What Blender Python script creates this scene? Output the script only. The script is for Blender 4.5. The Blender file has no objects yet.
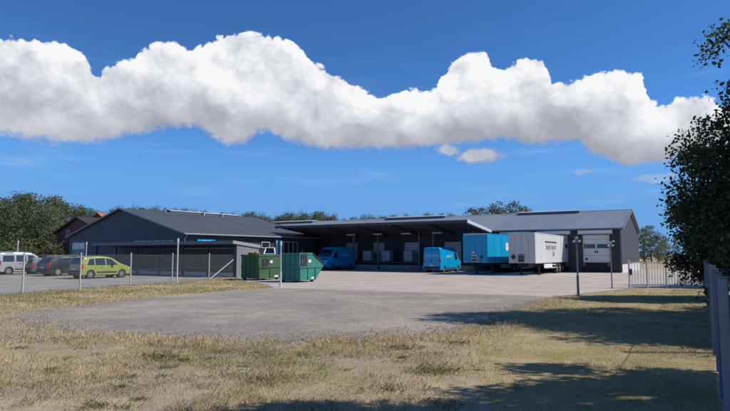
import bpy, math, random
import numpy as np
from mathutils import Vector, Matrix

R_ = math.radians
sc = bpy.context.scene
col = sc.collection

# ------------------------------------------------------------------ camera
cam_d = bpy.data.cameras.new('camera')
cam = bpy.data.objects.new('camera', cam_d); col.objects.link(cam)
cam_d.sensor_width = 36.0
cam_d.lens = 27.71
cam_d.clip_start = 0.05; cam_d.clip_end = 6000
cam.location = (0, 0, 1.9)
cam.rotation_euler = (R_(90 + 4.98), 0, 0)
sc.camera = cam

# ------------------------------------------------------------------ light
SUN_EL = 44.0
SUN_AZ = 93.0            # clockwise from +Y
sun_d = bpy.data.lights.new('sun', 'SUN')
sun_d.energy = 4.9; sun_d.angle = R_(0.53); sun_d.color = (1.0, 0.93, 0.83)
sun = bpy.data.objects.new('sun', sun_d); col.objects.link(sun)
sv = Vector((math.sin(R_(SUN_AZ)) * math.cos(R_(SUN_EL)), math.cos(R_(SUN_AZ)) * math.cos(R_(SUN_EL)), math.sin(R_(SUN_EL))))
sun.rotation_euler = sv.to_track_quat('Z', 'Y').to_euler()

sc.render.engine = 'CYCLES'
sc.view_settings.view_transform = 'Standard'
sc.view_settings.look = 'None'
sc.view_settings.exposure = 0.0
sc.view_settings.gamma = 1.0
sc.view_settings.use_curve_mapping = False
sc.cycles.max_bounces = 6
sc.cycles.diffuse_bounces = 3
sc.cycles.glossy_bounces = 3
sc.cycles.transmission_bounces = 3
sc.cycles.transparent_max_bounces = 6
sc.cycles.caustics_reflective = False
sc.cycles.caustics_refractive = False

# ------------------------------------------------------------------ node helpers
class NT:
    def __init__(self, tree):
        self.t = tree; self.n = tree.nodes; self.l = tree.links
    def node(self, typ, **kw):
        n = self.n.new(typ)
        for k, v in kw.items(): setattr(n, k, v)
        return n
    def put(self, sock, v):
        if hasattr(v, 'is_linked') or isinstance(v, bpy.types.NodeSocket): self.l.new(v, sock)
        else: sock.default_value = v
    def m(self, op, a, b=0.0, c=None, clamp=False):
        n = self.node('ShaderNodeMath', operation=op, use_clamp=clamp)
        self.put(n.inputs[0], a); self.put(n.inputs[1], b)
        if c is not None: self.put(n.inputs[2], c)
        return n.outputs[0]
    def mr(self, v, a, b, c=0.0, d=1.0, smooth=True):
        n = self.node('ShaderNodeMapRange', interpolation_type='SMOOTHSTEP' if smooth else 'LINEAR')
        for i, q in enumerate((v, a, b, c, d)): self.put(n.inputs[i], q)
        return n.outputs[0]
    def mix(self, f, a, b, blend='MIX'):
        n = self.node('ShaderNodeMix', data_type='RGBA', blend_type=blend)
        self.put(n.inputs[0], f)
        self.put(n.inputs[6], a if not isinstance(a, tuple) else (*a[:3], 1)); self.put(n.inputs[7], b if not isinstance(b, tuple) else (*b[:3], 1))
        return n.outputs[2]
    def noise(self, vec, scale, detail=4, rough=.55, dist=0.0):
        n = self.node('ShaderNodeTexNoise')
        if vec is not None: self.l.new(vec, n.inputs['Vector'])
        n.inputs['Scale'].default_value = scale; n.inputs['Detail'].default_value = detail
        n.inputs['Roughness'].default_value = rough; n.inputs['Distortion'].default_value = dist
        return n.outputs['Fac']
    def xyz(self, x, y, z):
        n = self.node('ShaderNodeCombineXYZ')
        for i, q in enumerate((x, y, z)): self.put(n.inputs[i], q)
        return n.outputs[0]

# ------------------------------------------------------------------ world: clear sky with one long cumulus bank
world = bpy.data.worlds.new('World'); sc.world = world; world.use_nodes = True
W_ = NT(world.node_tree); W_.n.clear()
sky = W_.node('ShaderNodeTexSky'); sky.sky_type = 'NISHITA'
sky.sun_disc = False; sky.sun_elevation = R_(SUN_EL); sky.sun_rotation = R_(SUN_AZ)
sky.air_density = 0.6; sky.dust_density = 0.0; sky.ozone_density = 6.0; sky.altitude = 20
tc = W_.node('ShaderNodeTexCoord')
sep = W_.node('ShaderNodeSeparateXYZ'); W_.l.new(tc.outputs['Generated'], sep.inputs[0])
az = W_.m('ARCTAN2', sep.outputs[0], sep.outputs[1])
el = W_.m('ARCSINE', sep.outputs[2])

F_, P_ = 562.0, math.atan(49 / 562.0)
def azel(px, py):          # turns measurements taken on the photograph into compass bearing and elevation
    a = (px - 365) / F_; b = (205.5 - py) / F_
    x, y, z = a, math.cos(P_) - b * math.sin(P_), math.sin(P_) + b * math.cos(P_)
    return math.atan2(x, y), math.asin(z / math.sqrt(x * x + y * y + z * z))
TOP = [(0,42),(30,42),(55,45),(76,54),(90,66),(98,77),(106,71),(130,63),(150,50),(172,47),(188,54),(200,46),(225,40),(262,38),(296,43),(312,60),(334,76),(358,92),(380,99),(396,93),(425,92),(442,78),(456,64),(486,58),(498,70),(516,62),(538,58),(556,84),(582,78),(612,70),(640,78),(656,104),(690,100),(730,108)]
BOT = [(0,138),(40,142),(80,143),(110,139),(150,133),(190,128),(214,138),(232,146),(246,143),(262,133),(285,140),(312,147),(350,150),(400,150),(445,147),(470,144),(500,141),(540,146),(574,143),(586,152),(612,162),(640,165),(690,161),(730,158)]
A0, A1 = -0.62, 0.62
def fcurve(pts):
    n = W_.node('ShaderNodeFloatCurve')
    mp = n.mapping; c = mp.curves[0]
    q = sorted(azel(*p) for p in pts)
    q = [((a - A0) / (A1 - A0), e / 0.5) for a, e in q]
    c.points[0].location = q[0]; c.points[1].location = q[-1]
    for p in q[1:-1]: c.points.new(*p)
    for p in c.points: p.handle_type = 'AUTO_CLAMPED'
    mp.update()
    return n
def interp(az_s, pts):
    u = W_.mr(az_s, A0, A1, smooth=False)
    n = fcurve(pts); W_.l.new(u, n.inputs['Value'])
    return W_.m('MULTIPLY', n.outputs[0], 0.5)
pv = W_.xyz(az, W_.m('MULTIPLY', el, 1.15), 0.37)
# domain warps give the cauliflower outline
def warp(vec, scale, amp, seed):
    n = W_.node('ShaderNodeTexNoise'); mp = W_.node('ShaderNodeVectorMath', operation='ADD'); mp.inputs[1].default_value = (seed, seed * 1.7, seed * .3)
    W_.l.new(vec, mp.inputs[0]); W_.l.new(mp.outputs[0], n.inputs['Vector'])
    n.inputs['Scale'].default_value = scale; n.inputs['Detail'].default_value = 5; n.inputs['Roughness'].default_value = .6
    s = W_.node('ShaderNodeVectorMath', operation='SUBTRACT'); W_.l.new(n.outputs['Color'], s.inputs[0]); s.inputs[1].default_value = (.5, .5, .5)
    k = W_.node('ShaderNodeVectorMath', operation='SCALE'); W_.l.new(s.outputs[0], k.inputs[0]); k.inputs['Scale'].default_value = amp
    a = W_.node('ShaderNodeVectorMath', operation='ADD'); W_.l.new(vec, a.inputs[0]); W_.l.new(k.outputs[0], a.inputs[1])
    return a.outputs[0]
def vor(vec, scale, smooth=.5):
    n = W_.node('ShaderNodeTexVoronoi', feature='SMOOTH_F1', voronoi_dimensions='2D')
    W_.l.new(vec, n.inputs['Vector']); n.inputs['Scale'].default_value = scale; n.inputs['Smoothness'].default_value = smooth
    return n.outputs['Distance']
def billow(w):             # heaped round puffs, large and middling
    a = W_.m('MULTIPLY', vor(w, 8.0, .9), -0.50)
    a = W_.m('MULTIPLY_ADD', vor(w, 19.0, .8), -0.24, a)
    return W_.m('ADD', a, 0.66)
wp = warp(pv, 7.0, 0.05, 3.1)
w2 = warp(wp, 45.0, 0.010, 9.0)
bl0 = billow(wp)
off = W_.node('ShaderNodeVectorMath', operation='ADD'); W_.l.new(wp, off.inputs[0]); off.inputs[1].default_value = (0.010, 0.017, 0)
bl1 = billow(off.outputs[0])
v50 = vor(w2, 46.0, .55); v115 = vor(w2, 105.0, .4)
fine0 = W_.noise(w2, 70.0, 6, .62)
b0 = W_.m('MULTIPLY_ADD', v50, -0.22, bl0)
b0 = W_.m('MULTIPLY_ADD', v115, -0.13, b0)
b0 = W_.m('MULTIPLY_ADD', W_.m('SUBTRACT', fine0, .5), 0.30, b0)
b0 = W_.m('ADD', b0, 0.14)
wedge = warp(pv, 14.0, 0.018, 11.0)
wedge = warp(wedge, 60.0, 0.008, 5.0)
sw = W_.node('ShaderNodeSeparateXYZ'); W_.l.new(wedge, sw.inputs[0])
azw = sw.outputs[0]; elw = W_.m('DIVIDE', sw.outputs[1], 1.15)
top = interp(azw, TOP); bot = interp(azw, BOT)
top2 = W_.m('MULTIPLY_ADD', W_.m('SUBTRACT', b0, 0.30), 0.050, top)
st = W_.m('SUBTRACT', top2, elw); sb = W_.m('SUBTRACT', elw, bot)
sb = W_.m('MULTIPLY_ADD', W_.m('SUBTRACT', b0, 0.36), 0.016, sb)
sb = W_.m('MULTIPLY_ADD', W_.m('SUBTRACT', fine0, 0.5), 0.022, sb)
alpha = W_.m('MULTIPLY', W_.mr(st, -0.0010, 0.0045), W_.mr(sb, -0.005, 0.013))
alpha = W_.m('MULTIPLY', alpha, W_.mr(W_.m('SUBTRACT', top, elw), -0.013, -0.007))
# a small detached scrap under the bank
def scrap(px, py, ra, re):
    a, e = azel(px, py)
    dx = W_.m('DIVIDE', W_.m('SUBTRACT', azw, a), ra); dy = W_.m('DIVIDE', W_.m('SUBTRACT', elw, e), re)
    d = W_.m('SQRT', W_.m('ADD', W_.m('MULTIPLY', dx, dx), W_.m('MULTIPLY', dy, dy)))
    return W_.mr(W_.m('MULTIPLY_ADD', W_.m('SUBTRACT', b0, .45), 1.1, W_.m('SUBTRACT', 1.0, d)), -0.05, 0.45)
scr = W_.m('MAXIMUM', W_.m('MULTIPLY', scrap(480, 155, 0.066, 0.017), 0.9), W_.m('MULTIPLY', scrap(448, 150, 0.035, 0.016), 0.8))
scr = W_.m('MAXIMUM', scr, W_.m('MULTIPLY', scrap(582, 173, 0.02, 0.006), 0.35))
scr = W_.m('MAXIMUM', scr, W_.m('MULTIPLY', scrap(660, 178, 0.05, 0.008), 0.35))
alpha = W_.m('MULTIPLY', alpha, W_.mr(W_.m('ABSOLUTE', az), 1.25, 0.85))     # the bank thins out well outside the view
alpha = W_.m('MAXIMUM', alpha, scr)
rel = W_.m('DIVIDE', W_.m('SUBTRACT', elw, bot), W_.m('MAXIMUM', W_.m('SUBTRACT', top2, bot), 0.02))
lit = W_.m('MULTIPLY', W_.m('SUBTRACT', bl0, bl1), 2.2)
puff = W_.m('MULTIPLY', W_.m('SUBTRACT', 0.40, v50), 0.34)
puff = W_.m('MULTIPLY_ADD', W_.m('SUBTRACT', 0.40, v115), 0.20, puff)
puff = W_.m('MULTIPLY_ADD', W_.m('SUBTRACT', fine0, .5), 0.42, puff)
lit = W_.m('ADD', lit, W_.m('MULTIPLY', puff, W_.mr(st, 0.10, 0.0, 0.75, 1.1)))
lit = W_.m('MULTIPLY', lit, W_.mr(rel, -0.05, 0.5, 0.35, 1.0))
big = W_.noise(warp(pv, 5.0, .10, 1.3), 7.0, 2, .45, .2)
tone = W_.m('ADD', W_.mr(rel, -0.05, 0.80, 0.0, 0.76), W_.m('MULTIPLY', W_.m('SUBTRACT', big, 0.5), 1.45))
tone = W_.m('ADD', tone, lit)
tone = W_.m('ADD', tone, W_.mr(st, 0.04, 0.0, 0.0, 0.16))
tone = W_.m('MULTIPLY_ADD', scr, 0.55, tone)
tone = W_.m('ADD', tone, 0.06, clamp=True)
ramp = W_.node('ShaderNodeValToRGB')
els = ramp.color_ramp.elements
els[0].position = 0; els[0].color = (0.37, 0.385, 0.44, 1)
els[1].position = 1; els[1].color = (0.92, 0.935, 0.955, 1)
e_ = els.new(0.35); e_.color = (0.53, 0.55, 0.605, 1)
e_ = els.new(0.70); e_.color = (0.73, 0.76, 0.81, 1)
W_.l.new(tone, ramp.inputs[0])
SKY_K = 0.13
cloud_col = W_.mix(1.0, ramp.outputs[0], (1 / SKY_K, 1 / SKY_K, 1 / SKY_K), 'MULTIPLY')
# sky colour: a deeper, cleaner blue than the model's default
skyb = W_.mix(1.0, sky.outputs[0], (0.60, 1.0, 1.23), 'MULTIPLY')
skyb = W_.mix(W_.mr(el, 0.26, 0.06, 0.0, 0.96), skyb, (0.145 / SKY_K, 0.37 / SKY_K, 0.75 / SKY_K))
# thin high wisps
cw = W_.node('ShaderNodeMapping'); W_.l.new(pv, cw.inputs[0]); cw.inputs['Scale'].default_value = (2.2, 16, 1); cw.inputs['Rotation'].default_value = (0, 0, R_(-8))
wis = W_.mr(W_.noise(warp(cw.outputs[0], 1.5, .5, 2.0), 2.0, 6, .6), 0.52, 0.85, 0.0, 0.30)
wis = W_.m('MULTIPLY', wis, W_.mr(el, 0.42, 0.12))
skyc = W_.mix(wis, skyb, (4.6, 5.6, 7.0))
final = W_.mix(alpha, skyc, cloud_col)
bg = W_.node('ShaderNodeBackground'); W_.l.new(final, bg.inputs[0]); bg.inputs[1].default_value = SKY_K
wo = W_.node('ShaderNodeOutputWorld'); W_.l.new(bg.outputs[0], wo.inputs[0])
world.cycles.sampling_method = 'MANUAL'; world.cycles.sample_map_resolution = 512

# ------------------------------------------------------------------ materials
MATS = {}
def mat(name, c, rough=.6, metal=0.0, var=.10, scale=3.0, c2=None, dirt=0.0, bump=0.0, bscale=60.0, spec=.5, coat=0.0, stretch=(1, 1, 1)):
    if name in MATS: return MATS[name]
    m = bpy.data.materials.new(name); m.use_nodes = True
    t = NT(m.node_tree); bs = t.n['Principled BSDF']
    tc = t.node('ShaderNodeTexCoord'); mp = t.node('ShaderNodeMapping'); t.l.new(tc.outputs['Object'], mp.inputs[0]); mp.inputs['Scale'].default_value = stretch
    v = mp.outputs[0]
    n1 = t.noise(v, scale, 5, .6)
    lo = tuple(x * (1 - var) for x in c); hi = tuple(min(1, x * (1 + var)) for x in (c2 or c))
    cc = t.mix(t.mr(n1, .3, .7), lo, hi)
    if dirt > 0:
        n2 = t.noise(v, scale * .31, 6, .7, .6)
        cc = t.mix(t.mr(n2, .52, .8, 0, dirt), cc, (0.09, 0.08, 0.065))
    t.l.new(cc, bs.inputs['Base Color'])
    r = t.mr(n1, .2, .8, max(.03, rough - .08), min(1, rough + .08)); t.l.new(r, bs.inputs['Roughness'])
    bs.inputs['Metallic'].default_value = metal
    bs.inputs['Specular IOR Level'].default_value = spec
    if coat: bs.inputs['Coat Weight'].default_value = coat; bs.inputs['Coat Roughness'].default_value = .08
    if bump:
        b = t.node('ShaderNodeBump'); b.inputs['Strength'].default_value = bump; b.inputs['Distance'].default_value = .02
        t.l.new(t.noise(v, bscale, 4, .6), b.inputs['Height']); t.l.new(b.outputs[0], bs.inputs['Normal'])
    MATS[name] = m
    return m
def glass_mat(name, c=(.02, .025, .03), rough=.05):
    m = mat(name, c, rough, 0, .05, 2.0, spec=.9)
    return m
def emit_mat(name, c, s):
    m = bpy.data.materials.new(name); m.use_nodes = True
    b = m.node_tree.nodes['Principled BSDF']
    b.inputs['Base Color'].default_value = (*c, 1); b.inputs['Emission Color'].default_value = (*c, 1); b.inputs['Emission Strength'].default_value = s
    return m

# ------------------------------------------------------------------ mesh builder
class MB:
    def __init__(self): self.v = []; self.f = []
    def add(self, vs, fs):
        o = len(self.v); self.v += [tuple(p) for p in vs]; self.f += [tuple(i + o for i in q) for q in fs]; return self
    def box(self, x0, x1, y0, y1, z0, z1):
        return self.add([(x0,y0,z0),(x1,y0,z0),(x1,y1,z0),(x0,y1,z0),(x0,y0,z1),(x1,y0,z1),(x1,y1,z1),(x0,y1,z1)],
                        [(0,3,2,1),(4,5,6,7),(0,1,5,4),(1,2,6,5),(2,3,7,6),(3,0,4,7)])
    def bbox(self, x0, x1, y0, y1, z0, z1, b=.02):     # box with chamfered edges
        b = min(b, (x1-x0)*.45, (y1-y0)*.45, (z1-z0)*.45)
        xs, ys, zs = (x0, x1), (y0, y1), (z0, z1); vs = []; idx = {}
        for i in (0, 1):
            for j in (0, 1):
                for k in (0, 1):
                    sx, sy, sz = (1 if i == 0 else -1)*b, (1 if j == 0 else -1)*b, (1 if k == 0 else -1)*b
                    for a, d in (('x', (0, sy, sz)), ('y', (sx, 0, sz)), ('z', (sx, sy, 0))):
                        idx[(i, j, k, a)] = len(vs); vs.append((xs[i]+d[0], ys[j]+d[1], zs[k]+d[2]))
        F = []
        def q(*ks): F.append(tuple(idx[k] for k in ks))
        for i in (0, 1): q((i,0,0,'x'),(i,1,0,'x'),(i,1,1,'x'),(i,0,1,'x'))
        for j in (0, 1): q((0,j,0,'y'),(1,j,0,'y'),(1,j,1,'y'),(0,j,1,'y'))
        for k in (0, 1): q((0,0,k,'z'),(1,0,k,'z'),(1,1,k,'z'),(0,1,k,'z'))
        for j in (0, 1):
            for k in (0, 1): q((0,j,k,'y'),(1,j,k,'y'),(1,j,k,'z'),(0,j,k,'z'))
        for i in (0, 1):
            for k in (0, 1): q((i,0,k,'x'),(i,1,k,'x'),(i,1,k,'z'),(i,0,k,'z'))
        for i in (0, 1):
            for j in (0, 1): q((i,j,0,'x'),(i,j,1,'x'),(i,j,1,'y'),(i,j,0,'y'))
        for i in (0, 1):
            for j in (0, 1):
                for k in (0, 1): q((i,j,k,'x'),(i,j,k,'y'),(i,j,k,'z'))
        return self.add(vs, F)
    def prism(self, pts, axis, a, b):      # polygon extruded along an axis; pts are the two other coordinates in xyz order
        n = len(pts)
        def P(p, t): return {'x': (t, p[0], p[1]), 'y': (p[0], t, p[1]), 'z': (p[0], p[1], t)}[axis]
        vs = [P(p, a) for p in pts] + [P(p, b) for p in pts]
        return self.add(vs, [tuple(range(n))[::-1], tuple(range(n, 2*n))] + [(i, (i+1) % n, (i+1) % n + n, i + n) for i in range(n)])
    def tube(self, p, q, r, r2=None, n=8, cap=True):
        p, q = Vector(p), Vector(q); d = (q - p).normalized(); r2 = r if r2 is None else r2
        a = d.orthogonal().normalized(); b = d.cross(a)
        vs = [p + (a*math.cos(2*math.pi*i/n) + b*math.sin(2*math.pi*i/n))*r for i in range(n)]
        vs += [q + (a*math.cos(2*math.pi*i/n) + b*math.sin(2*math.pi*i/n))*r2 for i in range(n)]
        fs = [(i, (i+1) % n, (i+1) % n + n, i + n) for i in range(n)]
        if cap: fs += [tuple(range(n))[::-1], tuple(range(n, 2*n))]
        return self.add(vs, fs)
    def path(self, pts, rs, n=6):
        pts = [Vector(p) for p in pts]; vs = []; fs = []
        for i, p in enumerate(pts):
            d = (pts[min(i+1, len(pts)-1)] - pts[max(i-1, 0)]).normalized()
            a = d.cross(Vector((.3, 1, .1))).normalized(); b = d.cross(a)
            vs += [p + (a*math.cos(2*math.pi*k/n) + b*math.sin(2*math.pi*k/n))*rs[i] for k in range(n)]
        for i in range(len(pts)-1):
            for k in range(n): fs.append((i*n+k, i*n+(k+1) % n, (i+1)*n+(k+1) % n, (i+1)*n+k))
        fs.append(tuple(range((len(pts)-1)*n, len(pts)*n)))
        return self.add(vs, fs)
    def lathe(self, prof, n=20, axis='y', c=(0, 0, 0)):    # prof: (radius, along axis)
        vs = []; fs = []; m = len(prof)
        for i in range(n):
            a = 2*math.pi*i/n
            for r, t in prof:
                u, w = r*math.cos(a), r*math.sin(a)
                vs.append({'y': (c[0]+u, c[1]+t, c[2]+w), 'z': (c[0]+u, c[1]+w, c[2]+t), 'x': (c[0]+t, c[1]+u, c[2]+w)}[axis])
        for i in range(n):
            for j in range(m-1): fs.append((i*m+j, ((i+1) % n)*m+j, ((i+1) % n)*m+j+1, i*m+j+1))
        return self.add(vs, fs)
    def mesh(self, name, m, smooth=False):
        me = bpy.data.meshes.new(name); me.from_pydata(self.v, [], self.f)
        import bmesh
        bm = bmesh.new(); bm.from_mesh(me); bmesh.ops.recalc_face_normals(bm, faces=bm.faces); bm.to_mesh(me); bm.free()
        if smooth:
            me.polygons.foreach_set('use_smooth', [True]*len(me.polygons))
            try: me.set_sharp_from_angle(angle=R_(38))
            except Exception: pass
        me.materials.append(m); return me
    def build(self, name, m, parent=None, smooth=False):
        o = bpy.data.objects.new(name, self.mesh(name, m, smooth)); col.objects.link(o)
        if parent is not None: o.parent = parent
        return o

def tag(o, label=None, cat=None, group=None, kind=None):
    if label: o['label'] = label
    if cat: o['category'] = cat
    if group: o['group'] = group
    if kind: o['kind'] = kind
    return o
def empty(name, loc, rz=0.0, label=None, cat=None, group=None):
    o = bpy.data.objects.new(name, None); col.objects.link(o); o.location = loc; o.rotation_euler = (0, 0, rz)
    o.empty_display_size = .3
    return tag(o, label, cat, group)
def share(name, mesh, parent, loc=(0, 0, 0), rot=(0, 0, 0), scale=(1, 1, 1)):
    o = bpy.data.objects.new(name, mesh); col.objects.link(o); o.parent = parent; o.location = loc; o.rotation_euler = rot; o.scale = scale
    return o
def copy_tree(o, parent=None):
    c = o.copy(); col.objects.link(c); c.parent = parent
    for ch in list(o.children): copy_tree(ch, c)
    return c
def lettering(text, size, m, parent, loc, rot, name='lettering', extrude=.004):
    cu = bpy.data.curves.new(name, 'FONT'); cu.body = text; cu.size = size; cu.align_x = 'CENTER'; cu.align_y = 'CENTER'; cu.extrude = extrude
    cu.resolution_u = 3
    o = bpy.data.objects.new(name, cu); col.objects.link(o)
    dg = bpy.context.evaluated_depsgraph_get(); me = bpy.data.meshes.new_from_object(o.evaluated_get(dg))
    bpy.data.objects.remove(o); me.name = name; me.materials.clear(); me.materials.append(m)
    t = bpy.data.objects.new(name, me); col.objects.link(t); t.parent = parent; t.location = loc; t.rotation_euler = rot
    return t

# the depot's own axes: x to the right along the hall front, y away from the camera, origin at the hall's right front corner
TH = R_(31.3); S_, C_ = math.sin(TH), math.cos(TH)
HX, HY = 26.44, 58.32
RZ = -TH
def Wd(x, y, z=0.0): return (HX + x*C_ + y*S_, HY - x*S_ + y*C_, z)

# ------------------------------------------------------------------ ground
rng = np.random.default_rng(7)
random.seed(11)
def vnoise(x, y, s, seed=0):
    r = np.random.default_rng(seed); T = r.random((64, 64))
    x = np.asarray(x)/s; y = np.asarray(y)/s
    xi = np.floor(x).astype(int); yi = np.floor(y).astype(int); fx = x-xi; fy = y-yi
    fx = fx*fx*(3-2*fx); fy = fy*fy*(3-2*fy)
    g = lambda a, b: T[a % 64, b % 64]
    return (g(xi,yi)*(1-fx)+g(xi+1,yi)*fx)*(1-fy)+(g(xi,yi+1)*(1-fx)+g(xi+1,yi+1)*fx)*fy

def ground_mat(name, cols, scales, speck=.25, bump=.4, bscale=35.0, rough=.95, soft=.10, mids=None):
    m = bpy.data.materials.new(name); m.use_nodes = True
    t = NT(m.node_tree); bs = t.n['Principled BSDF']
    tc = t.node('ShaderNodeTexCoord'); v = tc.outputs['Object']
    c = cols[0]
    for i, (cc, s) in enumerate(zip(cols[1:], scales)):
        mp = t.node('ShaderNodeMapping'); t.l.new(v, mp.inputs[0]); mp.inputs['Location'].default_value = (i*13.7, i*5.1, 0)
        c = t.mix(t.mr(t.noise(mp.outputs[0], s, 7, .68, .3), .52-soft, .52+soft), c, cc)
    f = t.noise(v, bscale, 3, .7); g = t.noise(v, bscale*4.3, 2, .6)
    k = t.m('MULTIPLY_ADD', t.m('SUBTRACT', f, .5), speck*2, 1.0)
    k = t.m('MULTIPLY_ADD', t.m('SUBTRACT', g, .5), speck*2.2, k)
    if mids:
        for q, (ms, ma) in enumerate(mids): k = t.m('MULTIPLY_ADD', t.m('SUBTRACT', t.noise(v, ms, 5, .7), .5), ma, k)
    c = t.mix(1.0, c, t.xyz(k, k, k), 'MULTIPLY')
    t.l.new(c, bs.inputs['Base Color']); bs.inputs['Roughness'].default_value = rough
    bs.inputs['Specular IOR Level'].default_value = .25
    b = t.node('ShaderNodeBump'); b.inputs['Strength'].default_value = bump; b.inputs['Distance'].default_value = .03
    t.l.new(f, b.inputs['Height']); t.l.new(b.outputs[0], bs.inputs['Normal'])
    return m
def sheet(name, poly, z, m, jitter=0.0, step=.35, seed=1, edges=None):
    pts = []
    n = len(poly); fixed = []
    if jitter:
        for i in range(n):
            if edges is not None and i not in edges: fixed += [Vector(poly[i]), Vector(poly[(i+1) % n])]
    def ragged(p):          # a continuous wobble, so that the outline never crosses itself
        w = min([1.0] + [(p-q).length/1.5 for q in fixed])*jitter
        dx = float(vnoise(p.x, p.y, .8, seed))*.8 + float(vnoise(p.x, p.y, 2.7, seed+5))*1.2 - 1.0
        dy = float(vnoise(p.x, p.y, .8, seed+9))*.8 + float(vnoise(p.x, p.y, 2.7, seed+3))*1.2 - 1.0
        return p + Vector((dx, dy))*1.6*w
    for i in range(n):
        a, b = Vector(poly[i]), Vector(poly[(i+1) % n]); L = (b-a).length
        if jitter and (edges is None or i in edges):
            k = max(1, int(L/step))
            for j in range(k): pts.append(ragged(a + (b-a)*(j/k)))
        else: pts.append(ragged(a) if jitter else a)
    me = bpy.data.meshes.new(name)
    import bmesh
    bm = bmesh.new(); vs = [bm.verts.new((p.x, p.y, z)) for p in pts]; f = bm.faces.new(vs)
    bmesh.ops.triangulate(bm, faces=[f]); bmesh.ops.recalc_face_normals(bm, faces=bm.faces)
    for q in bm.faces:
        if q.normal.z < 0: q.normal_flip()
    bm.to_mesh(me); bm.free(); me.materials.append(m)
    o = bpy.data.objects.new(name, me); col.objects.link(o); o['kind'] = 'structure'
    return o, pts

STRAW, TAN, GREENISH, EARTH = (.57,.45,.285), (.47,.37,.235), (.31,.275,.14), (.38,.31,.22)
m_dry = ground_mat('dry_grass_ground', [TAN, STRAW, GREENISH, EARTH], [.55, .28, .9], .8, 1.0, 38, mids=[(3.0, .5), (9.0, .7)])  # speckle is ground grain plus painted tiny shadows between the tufts
m_verge = ground_mat('verge_ground', [(.38,.315,.16), (.27,.255,.105), (.50,.395,.23)], [.5, .9], .6, .9, 30, mids=[(2.0, .4), (7.0, .6)])
m_asph = ground_mat('old_asphalt', [(.285,.255,.22), (.325,.29,.25), (.385,.335,.28), (.25,.225,.196)], [.10, .45, .22], .95, .8, 26, .9, soft=.13, mids=[(.6, .5), (2.2, .7), (7.0, .9)])
m_yard = ground_mat('yard_paving', [(.45,.39,.34), (.48,.415,.36), (.39,.34,.295)], [.12, .4], .2, .2, 26, .85, mids=[(.35, .16), (2.5, .10)])
m_park = ground_mat('car_park_asphalt', [(.29,.275,.25), (.34,.32,.29), (.24,.225,.205)], [.2, .6], .8, .3, 30, .9)
m_field = ground_mat('far_field', [(.42,.33,.18), (.34,.28,.14)], [.05], .15, .2, 4)

sheet('ground', [(-900,-60),(900,-60),(900,1500),(-900,1500)], 0.0, m_dry)
ROAD = [(-10.6,17.2),(-9.0,15.2),(-6.9,13.7),(-4.8,12.95),(-2.6,12.6),(0.1,13.0),(2.1,13.5),(2.7,14.9),(4.1,17.3),(5.6,19.8),(7.2,23.0),(8.3,25.3),(0,29.6),(-5.2,32.2),(-7.6,28.6),(-9.6,24.6),(-10.6,20.8),(-11.2,19.0)]
_, road_pts = sheet('access_road', ROAD, .006, m_asph, .30, .16, 3, edges=set(range(0, 10)) | set(range(13, 18)))
YARD = [(8.3,25.3),(14.3,31.2),(14.9,31.7),(19.6,32.6),Wd(9,-24)[:2],Wd(16,-6)[:2],Wd(16,24)[:2],Wd(0.05,19)[:2],Wd(0.05,0.2)[:2],Wd(-61,0.2)[:2],Wd(-37,-8)[:2],Wd(-36,-24)[:2],Wd(-25.6,-29)[:2],(-10.3,46.0),(-8.2,39.4),(-6.2,36.0),(-5.2,32.2),(0,29.6)]
_, yard_pts = sheet('yard', YARD, .010, m_yard)
PARK = [(-60,24.5),(-17.6,24.5),(-16.7,27.4),(-15.5,30.4),(-14.5,34.5),(-13.0,38.2),(-11.85,42.3),(-10.9,47.6),Wd(-26,-28)[:2],Wd(-36,-24)[:2],Wd(-62,-22)[:2],(-62,84),(-95,70)]
_, park_pts = sheet('car_park', PARK, .008, m_park)
VERGE = [(-34,15.2),(-19.5,17.9),(-12.2,19.6),(-10.4,21.6),(-9.4,24.8),(-7.6,28.6),(-5.2,32.2),(-6.2,36.0),(-8.2,39.4),(-10.3,46.0),(-10.9,47.6),(-11.85,42.3),(-13.0,38.2),(-14.5,34.5),(-15.5,30.4),(-16.7,27.4),(-17.6,24.5),(-34,24.5)]
sheet('grass_verge', VERGE, .003, m_verge)
m_lawn = ground_mat('lawn_ground', [(.36,.295,.145), (.29,.255,.105), (.44,.355,.19)], [.4, .9], .8, 1.0, 38, mids=[(3.0, .4), (9.0, .6)])
sheet('lawn', [(.9,4.2),(4.0,5.0),(3.7,6.05),(6.7,11.0),(18.8,31.5),(14.8,31.2),(8.3,25.2),(7.3,22.8),(5.8,19.8),(4.3,17.3),(3.0,14.9),(2.3,12.0),(1.5,8.0)], .002, m_lawn, .35, .3, 9, edges={6, 7, 8, 9, 10, 11, 12})
sheet('far_field', [Wd(3,30)[:2],Wd(60,10)[:2],Wd(160,60)[:2],Wd(80,160)[:2],Wd(3,90)[:2]], .004, m_field)

# ------------------------------------------------------------------ main hall with dock doors and canopy
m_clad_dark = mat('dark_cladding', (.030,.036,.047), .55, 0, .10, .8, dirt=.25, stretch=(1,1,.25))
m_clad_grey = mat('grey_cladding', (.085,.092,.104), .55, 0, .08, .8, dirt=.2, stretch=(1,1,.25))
m_roof_hall = mat('hall_roof_sheet', (.215,.245,.288), .5, .1, .08, .35, dirt=.12, stretch=(1,.2,1))
m_roof_dark = mat('slate_grey_roof', (.060,.073,.088), .6, 0, .12, .5, dirt=.12, stretch=(.3,1,1))
m_trim = mat('light_trim', (.50,.51,.53), .5, 0, .05, 2)
m_gutter = mat('grey_gutter', (.14,.155,.17), .45, .2, .06, 2)
m_white = mat('white_paint', (.72,.72,.70), .5, 0, .05, 1.5, dirt=.12)
m_door = mat('white_door_panel', (.66,.67,.67), .45, 0, .04, 1.5, dirt=.15)
m_glass = glass_mat('window_glass')
m_dark = mat('dark_metal', (.028,.03,.034), .5, .2, .1, 3)
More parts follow.
